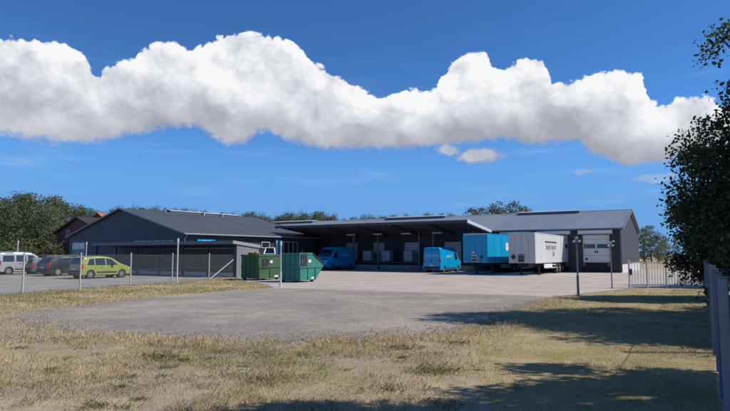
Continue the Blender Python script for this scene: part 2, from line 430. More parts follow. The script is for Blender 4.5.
m_soffit = mat('canopy_soffit', (.065,.071,.083), .7, 0, .08, 1.2)
m_conc = mat('dock_concrete', (.30,.29,.275), .85, 0, .1, 1.5, dirt=.3, bump=.3)
m_plinth = mat('pale_plinth', (.55,.54,.52), .8, 0, .06, 1.2, dirt=.25)
m_bumper = mat('brown_bumper_wood', (.17,.105,.06), .8, 0, .2, 5)
m_steel = mat('galvanised_steel', (.36,.38,.40), .45, .5, .08, 6)
m_lamp_off = mat('lamp_tube_cover', (.75,.75,.73), .35, 0, .03, 2)
m_skylight = mat('skylight_sheet', (.46,.50,.52), .25, 0, .08, 1.0, dirt=.1)
m_rubber = mat('black_rubber', (.018,.018,.019), .85, 0, .15, 8)

def corrugated(mb, u0, u1, zb, zt, pos, axis, out, pitch=.30, depth=.04):
    """vertical trapezoid cladding running along u; zt(u) gives its top edge; out is the outward sign"""
    n = max(1, int(round((u1-u0)/pitch))); p = (u1-u0)/n
    us = []
    for i in range(n):
        a = u0 + i*p
        us += [(a, 0), (a+p*.38, 0), (a+p*.5, 1), (a+p*.88, 1)]
    us.append((u1, 0))
    vs = []
    for u, k in us:
        w = pos + out*depth*k
        for z in (zb, zt(u)): vs.append((u, w, z) if axis == 'x' else (w, u, z))
    fs = [(2*i, 2*i+2, 2*i+3, 2*i+1) for i in range(len(us)-1)]
    mb.add(vs, fs)

HL, HD, HE, HR = 62.0, 18.0, 4.62, 7.02     # length, depth, eave, ridge of the hall
hall = empty('warehouse', Wd(0, 0), RZ, 'long dark clad warehouse with white dock doors and grey sheet roof', 'warehouse')
RZV = lambda y: HE + (HR-HE)*(1-abs(y-HD/2)/(HD/2))
DOCKS = [(-3.75, -1.0), (-8.15, -5.2), (-12.3, -9.4)]
fw = MB()
edges = [-HL]
spans = []
x_prev = -13.4
corrugated(fw, -HL, -13.4, 0, lambda u: HE-.02, 0, 'x', -1)
for a, b in reversed(DOCKS):
    spans.append((x_prev, a-.15)); x_prev = b+.15
spans.append((x_prev, 0))
for a, b in spans: corrugated(fw, a, b, 0, lambda u: HE-.02, 0, 'x', -1)
for a, b in DOCKS: corrugated(fw, a-.15, b+.15, 4.02, lambda u: HE-.02, 0, 'x', -1)
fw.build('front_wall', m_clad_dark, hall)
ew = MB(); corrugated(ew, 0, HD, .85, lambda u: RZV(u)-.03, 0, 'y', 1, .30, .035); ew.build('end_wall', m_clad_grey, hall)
MB().box(-.12, .045, 0, HD, 0, .848).build('plinth', m_plinth, hall)
bw = MB(); corrugated(bw, -HL, 0, 0, lambda u: HE-.02, HD, 'x', 1, 1.2); bw.build('back_wall', m_clad_dark, hall)
lw = MB(); corrugated(lw, 0, HD, 0, lambda u: RZV(u)-.03, -HL, 'y', -1, .6); lw.build('far_end_wall', m_clad_dark, hall)
MB().box(-.02, .06, -.06, .0, 0, HE).build('corner_trim', m_gutter, hall)
pit = (HR-HE)/(HD/2)
def slope_slab(mb, x0, x1, ya, za, yb, zb_, t):
    mb.add([(x0,ya,za),(x1,ya,za),(x1,yb,zb_),(x0,yb,zb_),(x0,ya,za-t),(x1,ya,za-t),(x1,yb,zb_-t),(x0,yb,zb_-t)],
           [(0,1,2,3),(7,6,5,4),(0,4,5,1),(1,5,6,2),(2,6,7,3),(3,7,4,0)])
OH = .38
for name, ya, yb in (('roof_slope', -OH, HD/2), ('roof_slope', HD+OH, HD/2)):
    mb = MB(); za = HE - OH*pit + .14
    slope_slab(mb, -HL-.3, .32, ya, za, yb, HR+.14, .14); o = mb.build(name, m_roof_hall, hall)
    seams = MB(); x = -HL
    while x < .3:
        slope_slab(seams, x-.022, x+.022, ya+(.01 if ya < 0 else -.01), za+.022, yb, HR+.162, .02); x += .46
    s = seams.build('standing_seams', m_roof_hall, o); s['kind'] = 'stuff'
    bt = MB(); slope_slab(bt, .323, .37, ya-.02*(1 if ya < 0 else -1), za+.03, yb, HR+.18, .27); bt.build('barge_board', m_gutter, hall)
rc = MB(); rc.prism([(HD/2-.22, HR+.10), (HD/2, HR+.205), (HD/2+.22, HR+.10)], 'x', -HL-.3, .33); rc.build('ridge_cap', m_roof_hall, hall)
g = MB()
g.prism([(-OH-.14, HE-.12), (-OH-.14, HE+.02), (-OH-.125, HE+.02), (-OH-.125, HE-.105), (-OH-.02, HE-.105), (-OH-.02, HE-.12)], 'x', -13.45, .33); g.build('gutter', m_gutter, hall)
MB().box(-13.45, .3, -OH-.01, -.05, HE-.14, HE-.10).build('eave_soffit', m_dark, hall)
MB().tube((.10, -OH-.08, HE-.12), (.10, -.10, HE-.55), .04).tube((.10, -.10, HE-.55), (.10, -.10, .1), .04).build('downpipe', m_gutter, hall)
# ridge skylights, built up of framed lights
def skylight(x0, x1):
    n = max(1, int(round((x1-x0)/1.9)))
    k = MB().box(x0, x1, HD/2-.95, HD/2+.95, HR-.12, HR+.16).build('skylight', m_gutter, hall)
    p = (x1-x0)/n
    for i in range(n):
        a, b = x0+i*p+.03, x0+(i+1)*p-.03
        q = MB(); slope_slab(q, a, b, HD/2-1.05, HR+.20, HD/2, HR+.36, .05); slope_slab(q, a, b, HD/2+1.05, HR+.20, HD/2+.002, HR+.36, .05); q.build('pane', m_skylight, k)
skylight(-12.9, -5.4); skylight(-32.4, -23.0); skylight(-54, -45.5)
# dock doors
def dock_door(a, b, closed=True):
    d = MB().box(a, b, .22, .30, 1.02, 4.0).build('dock_door', m_dark, hall)
    rows = [(1.04, 1.78), (1.80, 2.50), (2.52, 3.02), (3.04, 3.50), (3.52, 3.98)]
    for i, (z0, z1) in enumerate(rows):
        if i == 2:
            for s0, s1 in ((a+.10, (a+b)/2-.09), ((a+b)/2+.09, b-.10)):
                MB().bbox(s0, s1, .175, .218, z0+.04, z1-.04, .01).build('window_pane', m_glass, d)
            MB().box(a+.02, a+.10, .16, .218, z0, z1).box((a+b)/2-.09, (a+b)/2+.09, .16, .218, z0, z1).box(b-.10, b-.02, .16, .218, z0, z1).box(a+.10, b-.10, .162, .218, z0, z0+.04).box(a+.10, b-.10, .162, .218, z1-.04, z1).build('window_frame', m_door, d)
        else: MB().bbox(a+.02, b-.02, .16, .218, z0, z1, .015).build('door_panel', m_door, d)
    for xa, xb in ((a-.15, a), (b, b+.15)): MB().box(xa, xb, -.06, .3, .0, 4.0).build('door_jamb', m_dark, hall)
    sh = MB().prism([(-.34, 4.06), (-.34, 4.44), (-.05, 4.50), (-.05, 4.06)], 'x', a-.35, b+.30).build('door_header', m_white, hall)
    MB().box(a-.36, b+.31, -.36, -.341, 4.05, 4.11).build('header_lip', m_trim, sh)
    MB().box(a-.1, b+.1, -.02, .32, .0, 1.0).build('dock_pit_wall', m_rubber, hall)
    for x0 in (a+.02, b-.30): MB().bbox(x0, x0+.28, -.16, -.022, .62, 1.02, .03).build('dock_bumper', m_bumper, hall)
    return d
for i, (a, b) in enumerate(DOCKS):
    d = dock_door(a, b)
    if i == 0:
        MB().box((a+b)/2-.16, (a+b)/2-.03, .145, .158, 2.06, 2.30).box((a+b)/2+.03, (a+b)/2+.16, .145, .158, 2.06, 2.30).build('door_marking', m_dark, d)
        MB().lathe([(0, 0), (.13, 0), (.13, .012), (0, .012)], 14, 'y', (a+.38, .145, 1.42)).build('round_marking', m_rubber, d)
# lights on the wall beside the door
for x in (-.62, -4.55):
    o = MB().bbox(x-.13, x+.13, -.20, -.03, 3.20, 3.38, .03).build('wall_lamp', m_white, hall)
    MB().box(x-.10, x+.10, -.19, -.05, 3.17, 3.199).build('lamp_lens', m_lamp_off, o)

# canopy over the inner docks
CX1, CX0, CY, CZ = -13.6, -39.6, -8.0, 5.48
cz = lambda y: HE + .02 + (CZ-HE-.02)*(-y)/(-CY)
cano = MB(); slope_slab(cano, CX0, CX1, CY, cz(CY), -.02, cz(-.02), .10); ca = cano.build('canopy_roof', m_soffit, hall)
for i in range(6):
    x = CX1-.14 - i*4.55
    q = MB(); slope_slab(q, x-.10, x+.10, CY+.10, cz(CY)-.12, -.06, cz(-.06)-.12, .30); q.build('rafter', m_soffit, ca)
for y in (-6.9, -5.3, -3.7, -2.1):
    MB().box(-37.6, CX1-.05, y-.05, y+.05, cz(y)-.235, cz(y)-.103).build('purlin', m_soffit, ca)
MB().box(CX0, CX1, CY-.05, CY-.002, cz(CY)-.26, cz(CY)+.03).build('front_fascia', m_soffit, ca)
q = MB(); slope_slab(q, CX1+.004, CX1+.06, CY-.06, cz(CY)+.06, -.40, cz(-.40)+.04, .34); q.build('side_fascia', m_trim, ca)
for x in (-31.06, -27.5, -21.8, -19.95, -15.0):
    c = MB().bbox(x-.09, x+.09, -2.62, -2.44, 0, cz(-2.5)-.33, .015).build('canopy_column', m_gutter, hall)
    MB().box(x-.16, x+.16, -2.69, -2.37, 0, .03).build('base_plate', m_steel, c)
for x in (-30.9, -26.95, -23.05, -19.05):
    l = MB().bbox(x-.62, x+.62, -3.6, -3.4, 4.36, 4.46, .02).build('strip_light', m_white, hall)
    MB().bbox(x-.60, x+.60, -3.57, -3.43, 4.31, 4.358, .02).build('diffuser', m_lamp_off, l)
    MB().tube((x-.4, -3.5, 4.46), (x-.4, -3.5, 4.78), .01).tube((x+.4, -3.5, 4.46), (x+.4, -3.5, 4.78), .01).build('hanger', m_steel, l)
dk = MB().bbox(-36, -14.6, -2.3, -.06, 0, .93, .02).build('loading_dock', m_conc, hall)
MB().box(-36, -14.6, -2.36, -2.302, .62, .90).build('rubber_strip', m_rubber, dk)
for a, b in ((-33.8, -32.0), (-25.0, -22.9), (-29.6, -27.9), (-19.6, -17.4)):
    d = MB().box(a, b, -.12, -.055, .94, 3.45).build('roller_door', m_gutter, hall)
    for k in range(8): MB().bbox(a+.04, b-.04, -.155, -.123, .98+k*.30, 1.25+k*.30, .012).build('slat', m_steel, d)

# ------------------------------------------------------------------ left hall, gable towards the car park
OA = Wd(-39.2, -22.9); RZA = -R_(35.8); SA, CA = math.sin(R_(35.8)), math.cos(R_(35.8))
def WA(x, y, z=0.0): return (OA[0] + x*CA + y*SA, OA[1] - x*SA + y*CA, z)
m_vtrim = mat('verge_grey', (.27,.29,.31), .5, 0, .05, 2)
m_navy = mat('navy_panel', (.042,.055,.078), .6, 0, .07, .7, dirt=.15)
m_blue = mat('bright_blue', (.0,.30,.62), .4, 0, .04, 2)
AW, AL, AE, AR = 25.0, 21.8, 4.07, 7.28
annex = empty('gabled_hall', OA, RZA, 'navy gabled hall with dark slate grey roof behind the car park', 'building')
az_ = lambda x: AE + (AR-AE)*(1-abs(x+AW/2)/(AW/2))
def gable_panel(mb, x0, x1, y0, y1, zb):
    xs = [x0] + ([-AW/2] if x0 < -AW/2 < x1 else []) + [x1]
    pts = [(x0, zb)] + [(x1, zb)] + [(x, az_(x)-.05) for x in reversed(xs)]
    mb.prism(pts, 'y', y0, y1)
cuts = [-24.6, -21.2, -17.8, -14.2, -10.4, -7.4, -4.0, -.4]
for i in range(len(cuts)-1):
    mb = MB(); gable_panel(mb, cuts[i]+.012, cuts[i+1]-.012, .3, .36, 0); mb.build('gable_panel', m_navy, annex)
mb = MB(); gable_panel(mb, -24.55, -.45, .361, .45, 0); mb.build('gable_core', m_dark, annex)
mb = MB(); gable_panel(mb, -24.6, -.4, AL-.5, AL-.3, 0); mb.build('rear_gable', m_clad_dark, annex)
sw_ = MB(); corrugated(sw_, .37, AL-.3, 0, lambda u: AE-.02, -.4, 'y', 1, .24, .03); sw_.build('side_wall', m_clad_dark, annex)
MB().box(-24.6, -24.5, .37, AL-.3, 0, AE).build('far_side_wall', m_clad_dark, annex)
ap = (AR-AE)/(AW/2)
def xslab(mb, y0, y1, xa, za, xb, zb_, t):
    mb.add([(xa,y0,za),(xb,y0,zb_),(xb,y1,zb_),(xa,y1,za),(xa,y0,za-t),(xb,y0,zb_-t),(xb,y1,zb_-t),(xa,y1,za-t)],
           [(0,1,2,3),(7,6,5,4),(0,4,5,1),(1,5,6,2),(2,6,7,3),(3,7,4,0)])
for xa in (.05, -AW-.05):
    mb = MB(); xslab(mb, -.05, AL, xa, AE+.10, -AW/2, AR+.12, .15); rf = mb.build('roof_slope', m_roof_dark, annex)
    # felt laps running up the slope
    lap = MB(); y = 1.0
    while y < AL:
        xslab(lap, y, y+.03, xa, AE+.106, -AW/2, AR+.126, .004); y += 1.03
    s = lap.build('roof_laps', m_roof_dark, rf); s['kind'] = 'stuff'
    for y0, y1 in ((-.10, -.052), (AL+.002, AL+.05)):
        mb = MB(); xslab(mb, y0, y1, xa, AE+.14, -AW/2, AR+.165, .20); mb.build('verge_trim', m_vtrim if y0 < 0 and xa > 0 else m_gutter, annex)
MB().prism([(.07, AE-.06), (.07, AE+.08), (.085, AE+.08), (.085, AE-.045), (.19, AE-.045), (.19, AE+.08), (.205, AE+.08), (.205, AE-.06)], 'y', -.05, AL).build('gutter', m_vtrim, annex)
MB().box(-.36, .05, .0, AL-.1, AE-.10, AE-.06).build('eave_soffit', m_dark, annex)
MB().tube((.12, .25, AE-.06), (-.30, .25, AE-.5), .045).tube((-.30, .25, AE-.5), (-.30, .25, .1), .045).build('downpipe', m_steel, annex)
# ridge light with upstands
rl = MB().box(-AW/2-.75, -AW/2+.75, 6.4, 17.9, AR-.1, AR+.14).build('ridge_light', m_gutter, annex)
for i in range(6):
    y0 = 6.4 + i*1.92
    q = MB(); xslab(q, y0+.03, y0+1.88, -AW/2+.85, AR+.18, -AW/2, AR+.34, .05); xslab(q, y0+.03, y0+1.88, -AW/2-.85, AR+.18, -AW/2-.002, AR+.34, .05); q.build('pane', m_skylight, rl)
for y in (11.4, 14.5):
    MB().bbox(-AW/2+.9, -AW/2+1.15, y-.08, y+.08, AR-.3, AR+.28, .02).build('roof_bracket', m_trim, annex)
fl = MB().tube((-AW/2+.9, 5.6, AR-.2), (-AW/2+.9, 5.6, AR+.34), .11, n=12).build('flue_pipe', m_steel, annex)
MB().lathe([(0, .18), (.20, .10), (.20, .0), (.0, .0)], 12, 'z', (-AW/2+.9, 5.6, AR+.38)).build('cowl', m_steel, fl)
# windows on the gable
def framed_window(parent, x0, x1, z0, z1, y, nx, nz, name='window', fm=None, t=.06, face=-1):
    fm = fm or m_white
    w = MB().box(x0, x1, y-.02, y-.005, z0, z1).build(name, m_glass, parent)
    f = MB(); f.box(x0-t, x1+t, y-.07, y-.001, z0-t, z0-.001).box(x0-t, x1+t, y-.07, y-.001, z1+.001, z1+t).box(x0-t, x0-.001, y-.069, y-.001, z0, z1).box(x1+.001, x1+t, y-.069, y-.001, z0, z1)
    for i in range(1, nx): xm = x0+(x1-x0)*i/nx; f.box(xm-.025, xm+.025, y-.065, y-.021, z0, z1)
    for i in range(1, nz): zm = z0+(z1-z0)*i/nz; f.box(x0, x1, y-.063, y-.0215, zm-.025, zm+.025)
    f.build('frame', fm, w)
    return w
m_blind = mat('pale_window_blind', (.62,.68,.70), .5, 0, .15, 3)
for x0, x1 in ((-23.6, -22.2), (-22.05, -20.7)):
    w = framed_window(annex, x0, x1, 1.0, 3.35, .30, 1, 3)
    MB().box(x0+.03, x1-.03, .262, .278, 2.62, 3.32).build('blind', m_blind, w)
for i in range(6):
    x0 = -9.6 + i*1.28
    framed_window(annex, x0, x0+.95, 3.08, 3.40, .30, 2, 1, t=.04)
# side wall: windows, door, and the framed vent above the skip
def side_window(y0, y1, z0, z1, n=2, name='window'):
    w = MB().box(-.355, -.34, y0, y1, z0, z1).build(name, m_glass, annex)
    f = MB(); t = .08
    f.box(-.36, -.28, y0-t, y1+t, z0-t, z0-.001).box(-.36, -.28, y0-t, y1+t, z1+.001, z1+t).box(-.36, -.282, y0-t, y0-.001, z0, z1).box(-.36, -.282, y1+.001, y1+t, z0, z1)
    for i in range(1, n): ym = y0+(y1-y0)*i/n; f.box(-.338, -.285, ym-.04, ym+.04, z0, z1)
    f.build('frame', m_trim, w); return w
side_window(15.2, 17.7, 1.5, 3.45, 3); side_window(11.4, 12.6, 2.75, 3.35, 1)
d = MB().bbox(-.36, -.29, 9.0, 9.95, .0, 2.15, .01).build('side_door', m_gutter, annex)
MB().bbox(-.285, -.24, 9.78, 9.84, 1.0, 1.14, .01).build('door_handle', m_steel, d)
for y in (12.75, 18.6):
    o = MB().bbox(-.36, -.22, y-.10, y+.10, 2.30, 2.48, .03).build('wall_lamp', m_white, annex)
    MB().box(-.33, -.25, y-.07, y+.07, 2.27, 2.299).build('lamp_lens', m_lamp_off, o)
# signs fixed to the hall
sg = empty('blue_wall_sign', WA(-.32, 3.0, 3.18), RZA + R_(90), 'long bright blue sign under the eave of the gabled hall', 'sign')
MB().bbox(-1.2, 1.2, -.10, 0, 0, .40, .02).build('sign_panel', m_blue, sg)
lettering('postnord', .30, m_white, sg, (0, -.106, .20), (R_(90), 0, 0))
sg = empty('blue_door_sign', WA(-.30, 14.35, 0), RZA + R_(90), 'upright blue sign with white edge beside the side windows', 'sign')
MB().bbox(-.35, .12, -.10, 0, 1.2, 3.75, .02).build('sign_panel', m_blue, sg)
MB().bbox(-.62, -.352, -.11, 0, 1.2, 3.75, .02).build('white_edge', m_white, sg)
MB().bbox(.122, .20, -.11, 0, 1.2, 3.75, .02).build('white_edge', m_white, sg)

# ------------------------------------------------------------------ open-fronted shelter in front of the gable
m_shelter = mat('shelter_grey_wall', (.19,.205,.225), .7, 0, .06, 1.0, dirt=.2)
m_board = mat('pale_base_board', (.50,.50,.48), .7, 0, .12, 3, dirt=.25)
m_back = mat('shelter_back_boards', (.085,.09,.10), .7, 0, .12, 1.5)
sh = empty('open_shelter', Wd(-25.85, -29.0), RZ, 'long open fronted shelter with flat dark roof and pale grey end wall', 'shelter')
SL, SD, SH0, SH1 = 19.2, 2.7, 3.02, 2.70
q = MB(); slope_slab(q, -SL, .12, -.55, SH0, SD+.1, SH1, .22); q.build('roof', m_roof_dark, sh)
MB().box(-SL, .14, -.60, -.552, SH0-.26, SH0+.03).build('front_fascia', m_gutter, sh)
q = MB(); slope_slab(q, .121, .16, -.56, SH0+.03, SD+.1, SH1+.02, .26); q.build('end_fascia', m_vtrim, sh)
for i in range(9):
    a = i*.30
    MB().bbox(-.05, .05, a+.006, a+.294, 0, SH0-.24-(a+.3)*.11, .006).build('end_wall_board', m_shelter, sh)
n = 16; p = (SL-.1)/n
for i in range(n): MB().bbox(-SL+i*p+.01, -SL+(i+1)*p-.01, SD-.08, SD, .0, SH1-.25, .01).build('back_panel', m_back, sh)
for i in range(7):
    x = -.12 - i*3.16
    MB().bbox(x-.06, x+.06, -.12, 0, 0, SH0-.24, .01).build('post', m_dark, sh)
for i in range(6):
    x1 = -.20 - i*3.16
    MB().bbox(x1-2.98, x1, .05, .14, .06, .36, .015).build('base_board', m_board, sh)
    q = MB(); q.path([(x1-2.98, -.06, SH0-.36), (x1-2.2, -.06, SH0-.28), (x1-1.5, -.06, SH0-.27), (x1-.8, -.06, SH0-.28), (x1, -.06, SH0-.36)], [.05]*5); q.build('brace', m_dark, sh)

# ------------------------------------------------------------------ brown house behind
m_brown = mat('brown_boards', (.16,.072,.056), .75, 0, .2, 1.5, stretch=(6, 1, .3))
m_tile = mat('orange_roof_tiles', (.34,.12,.065), .75, 0, .2, 3)
m_darkroof = mat('dark_house_roof', (.035,.032,.032), .7, 0, .15, 2)
hb = empty('brown_house', (-49.0, 89.5, 0), RZA, 'dark brown timber house partly hidden behind the gabled hall', 'house')
bz = lambda x: 5.2 + (x+.0)*.34
q = MB(); q.prism([(0,0),(13,0),(13,bz(0)),(6.5,bz(6.5)),(0,bz(0))], 'y', 0, 7); q.build('wall', m_brown, hb)
for i in range(26):
    x = .25 + i*.5; z = bz(x if x < 6.5 else 13-x)-.1
    MB().box(x-.03, x+.03, -.04, -.002, 0, z).build('batten', m_brown, hb)
q = MB(); xslab(q, -.5, 7.3, -.6, bz(-.6)+.25, 6.5, bz(6.5)+.25, .22); q.build('roof_slope', m_darkroof, hb)
q = MB(); xslab(q, -.5, 7.3, 13.6, bz(-.6)+.25, 6.502, bz(6.5)+.25, .22); q.build('roof_slope', m_darkroof, hb)
framed_window(hb, 3.0, 4.1, 4.9, 5.6, -.04, 2, 1)
hr = empty('red_roofed_house', (-52.4, 104.5, 0), -R_(10), 'low house whose orange tiled roof just shows over the brown house', 'house')
q = MB(); q.prism([(0,0),(6,0),(6,7.0),(3,9.3),(0,7.0)], 'y', 0, 8); q.build('wall', m_brown, hr)
for a, b in ((-.4, 3), (6.4, 3.001)):
    q = MB(); xslab(q, -.5, 8.5, a, 7.0, b, 9.65, .2); q.build('roof_slope', m_tile, hr)
# ------------------------------------------------------------------ dark building far right
db = empty('dark_outbuilding', Wd(7.5, 26), RZ, 'small dark building beyond the gate at the edge of the field', 'building')
MB().box(0, 6, 0, 7, 0, 3.4).build('wall', m_brown, db)
MB().box(-.5, 6.5, -.6, 7.4, 3.4, 3.75).build('roof', m_gutter, db)
framed_window(db, 1.0, 2.2, 1.2, 2.2, 0, 2, 1)
MB().bbox(3.6, 4.6, -.05, -.001, 0, 2.1, .01).build('door', m_dark, db)

# ------------------------------------------------------------------ vehicles
m_tyre = mat('tyre', (.02,.02,.021), .85, 0, .2, 10)
m_rim = mat('alloy_rim', (.42,.43,.44), .35, .6, .06, 6)
m_cap = mat('grey_wheel_cover', (.25,.26,.27), .5, .3, .06, 6)
m_carglass = glass_mat('car_glass', (.018,.022,.026), .04)
m_plast = mat('black_plastic', (.03,.03,.032), .6, 0, .1, 6)
m_red = mat('tail_light_red', (.38,.015,.012), .2, 0, .1, 5)
m_lens = mat('clear_lamp_lens', (.62,.64,.66), .15, .2, .05, 5)
m_plate = mat('number_plate', (.70,.70,.66), .4, 0, .03, 4)
def lerp(pts, x):
    if x <= pts[0][0]: return pts[0][1]
    for (a, b), (c, d) in zip(pts, pts[1:]):
        if x <= c: return b + (d-b)*(x-a)/(c-a)
    return pts[-1][1]
def spline(pts, n=6):      # Catmull-Rom through the profile points so the silhouette is rounded
    out = []
    for i in range(len(pts)-1):
        p0 = pts[max(i-1, 0)]; p1 = pts[i]; p2 = pts[i+1]; p3 = pts[min(i+2, len(pts)-1)]
        for k in range(n):
            t = k/n
            m1 = (p2[1]-p0[1])/max(1e-6, p2[0]-p0[0]); m2 = (p3[1]-p1[1])/max(1e-6, p3[0]-p1[0]); h = p2[0]-p1[0]
            s = (p2[1]-p1[1])/h
            m1 = 0 if m1*s <= 0 else math.copysign(min(abs(m1), 2.5*abs(s)), s); m2 = 0 if m2*s <= 0 else math.copysign(min(abs(m2), 2.5*abs(s)), s)
            y = (2*t**3-3*t**2+1)*p1[1] + (t**3-2*t**2+t)*h*m1 + (-2*t**3+3*t**2)*p2[1] + (t**3-t**2)*h*m2
            out.append((p1[0]+h*t, y))
    out.append(pts[-1]); return out

def make_vehicle(name, label, cat, loc, rz, L, Wd_, Ht, top, belt, wheels, wr, body_m, windows, wind, rear, group=None, sill=.28, roofw=.80, rim=None, scale=1.0, rails=False, mirror_x=None, tail='car', box=False):
    """x runs forward from the rear bumper (0) to the nose (L)."""
    root = empty(name, loc, rz, label, cat, group); root.scale = (scale,)*3
    tp = spline(top)
    hw = Wd_/2
    def plan(x):            # half width narrows towards nose and tail
        r = 1.0
        if x > L-.9: r -= .16*((x-(L-.9))/.9)**2
        if x < .5: r -= (.03 if box else .08)*((.5-x)/.5)**2
        return hw*r
    def gz(z):
        if z <= .45: return .955 + .045*(z/.45)
        if z <= belt: return 1.0
        return 1.0 - (1-roofw)*((z-belt)/(Ht-belt))**1.15
    def side_y(x, z): return plan(x)*gz(z)
    xs = sorted(set([round(i*L/70, 4) for i in range(71)] + [x for x, _ in top] + [w+s for w in wheels for s in (-wr-.055, wr+.055)]))
    xs[0] = 0.0; xs[-1] = L
    ts = [0, .10, .25, .45, .62, .78, .90, .955]
    ring = []
    def bottom(x):
        z = sill
        for w in wheels:
            R = wr+.05
            if abs(x-w) < R: z = max(z, wr + math.sqrt(max(0, R*R-(x-w)**2)))
        if x > L-.35: z = max(z, sill+.02)
        return z
    vs = []; fs = []
    for x in xs:
        zt = lerp(tp, x); zb = min(bottom(x), zt-.12)
        half = [(side_y(x, zb+(zt-zb)*t), zb+(zt-zb)*t) for t in ts]
        ye, ze = half[-1]
        half += [(ye*.93, zt-.018*(1 if zt > belt else .6)), (ye*.6, zt-.004), (0, zt)]
        row = [(x, -y, z) for y, z in half] + [(x, y, z) for y, z in reversed(half[:-1])]
        vs += row
    m = 2*(len(ts)+3)-1
    for i in range(len(xs)-1):
        for j in range(m-1): fs.append((i*m+j, (i+1)*m+j, (i+1)*m+j+1, i*m+j+1))
    fs.append(tuple(range(m))); fs.append(tuple(range((len(xs)-1)*m, len(xs)*m)))
    body = MB().add(vs, fs).build('body', body_m, root, True)
    MB().bbox(.25, L-.25, -hw*.86, hw*.86, sill-.06, sill+.35, .05).build('underbody', m_plast, root)
    for w in wheels:
        for s in (-1, 1):
            MB().lathe([(wr+.04, -.02), (wr+.04, .25), (0, .25)], 20, 'y', (w, (hw*.955-.27) if s > 0 else -(hw*.955-.02), wr)).build('wheel_arch_liner', m_plast, body)
    # wheels
    for w in wheels:
        for s in (-1, 1):
            e = empty('wheel', (w, s*(hw*.955-.10), wr)); e.parent = root
            MB().lathe([(wr*.62, -.10), (wr*.93, -.10), (wr, -.07), (wr, .07), (wr*.93, .10), (wr*.62, .10)], 24, 'y').build('tyre', m_tyre, e, True)
            rm = MB(); rm.lathe([(wr*.635, -.07*s), (wr*.60, .085*s), (wr*.52, .09*s), (wr*.48, .05*s), (0, .045*s)], 24, 'y')
            for k in range(6):
                a = k*math.pi/3; ux, uz = math.cos(a), math.sin(a); px_, pz_ = -uz*.028, ux*.028; yy = .095*s
                rm.add([(px_, yy, pz_), (-px_, yy, -pz_), (ux*wr*.55-px_*.8, .085*s, uz*wr*.55-pz_*.8), (ux*wr*.55+px_*.8, .085*s, uz*wr*.55+pz_*.8)], [(0, 1, 2, 3)])
            rm.build('rim', rim or m_rim, e, True)
    # side glass, following the body side
    for poly in windows:
        for s in (-1, 1):
            c = (sum(p[0] for p in poly)/len(poly), sum(p[1] for p in poly)/len(poly))
            dense = []
            for a, b in zip(poly, poly[1:]+poly[:1]):
                for k in range(3): dense.append((a[0]+(b[0]-a[0])*k/3, a[1]+(b[1]-a[1])*k/3))
            vv = [(x, s*(side_y(x, z)+.006), z) for x, z in dense] + [(c[0], s*(side_y(*c)+.006), c[1])]
            n = len(dense)
            MB().add(vv, [(i, (i+1) % n, n) for i in range(n)]).build('side_window', m_carglass, root, True)
    def screen(x0, x1, frac, nm, off=.012):
        vv = []; k = 5; cols = [-1, -.6, 0, .6, 1]
        for i in range(k):
            x = x0+(x1-x0)*i/(k-1); z = lerp(tp, x)
            for c in cols: vv.append((x + (off*.6 if nm == 'windscreen' else -off*.6), c*side_y(x, z)*frac, z+off-.012*abs(c)**3))
        MB().add(vv, [(i*5+j, (i+1)*5+j, (i+1)*5+j+1, i*5+j+1) for i in range(k-1) for j in range(4)]).build(nm, m_carglass, root, True)
    screen(wind[0], wind[1], .88, 'windscreen')
    if rear: screen(rear[0], rear[1], .84, 'rear_window')
    # bumpers, lamps, plates, mirrors, handles
    MB().bbox(-.05, .18, -hw*.93, hw*.93, sill+.02, sill+.34, .06).build('rear_bumper', m_plast if tail != 'body' else body_m, root)
    MB().bbox(L-.22, L+.05, -hw*.84, hw*.84, sill+.0, sill+.30, .06).build('front_bumper', m_plast, root)
    MB().bbox(-.065, -.051, -.26, .26, sill+.38, sill+.49, .004).build('number_plate', m_plate, root)
    for s in (-1, 1):
        yt = side_y(.06, belt-.1)
        MB().bbox(-.025, .20, min(s*(yt-.14), s*(yt+.015)), max(s*(yt-.14), s*(yt+.015)), belt-.28, belt+.12, .03).build('tail_light', m_red, root)
        xn = L-.30; zn = lerp(tp, xn)
        yy = side_y(xn, zn*.8)
        MB().bbox(xn-.18, L-.06, min(s*(yy-.30), s*(yy-.02)), max(s*(yy-.30), s*(yy-.02)), zn-.28, zn-.10, .04).build('headlight', m_lens, root)
        mx = mirror_x or wind[0]-.15
        MB().bbox(mx-.07, mx+.08, min(s*(hw*.97), s*(hw+.19)), max(s*(hw*.97), s*(hw+.19)), belt+.0, belt+.19, .04).build('mirror', m_plast, root)
        MB().bbox(L*.36, L*.36+.16, min(s*(hw+.001), s*(hw+.03)), max(s*(hw+.001), s*(hw+.03)), belt-.16, belt-.11, .01).build('door_handle', m_plast, root)
        MB().bbox(L*.58, L*.58+.16, min(s*(hw+.001), s*(hw+.03)), max(s*(hw+.001), s*(hw+.03)), belt-.16, belt-.11, .01).build('door_handle', m_plast, root)
        MB().bbox(wheels[0]+wr+.14, wheels[1]-wr-.14, min(s*(hw*.985), s*(hw+.018)), max(s*(hw*.985), s*(hw+.018)), .40, .52, .012).build('rubbing_strip', m_plast, root)
        for xd in (L*.30, L*.53):
            MB().add([(xd, s*(side_y(xd, z)+.003), z) for z in (.42, .6, belt-.02)] + [(xd+.014, s*(side_y(xd, z)+.003), z) for z in (belt-.02, .6, .42)], [(0, 1, 4, 5), (1, 2, 3, 4)]).build('door_seam', m_plast, root)
    if rails:
        for s in (-1, 1):
            MB().path([(L*.14, s*hw*.70, Ht-.03), (L*.18, s*hw*.70, Ht+.05), (L*.58, s*hw*.70, Ht+.05), (L*.62, s*hw*.70, Ht-.04)], [.018]*4).build('roof_rail', m_steel, root)
    return root

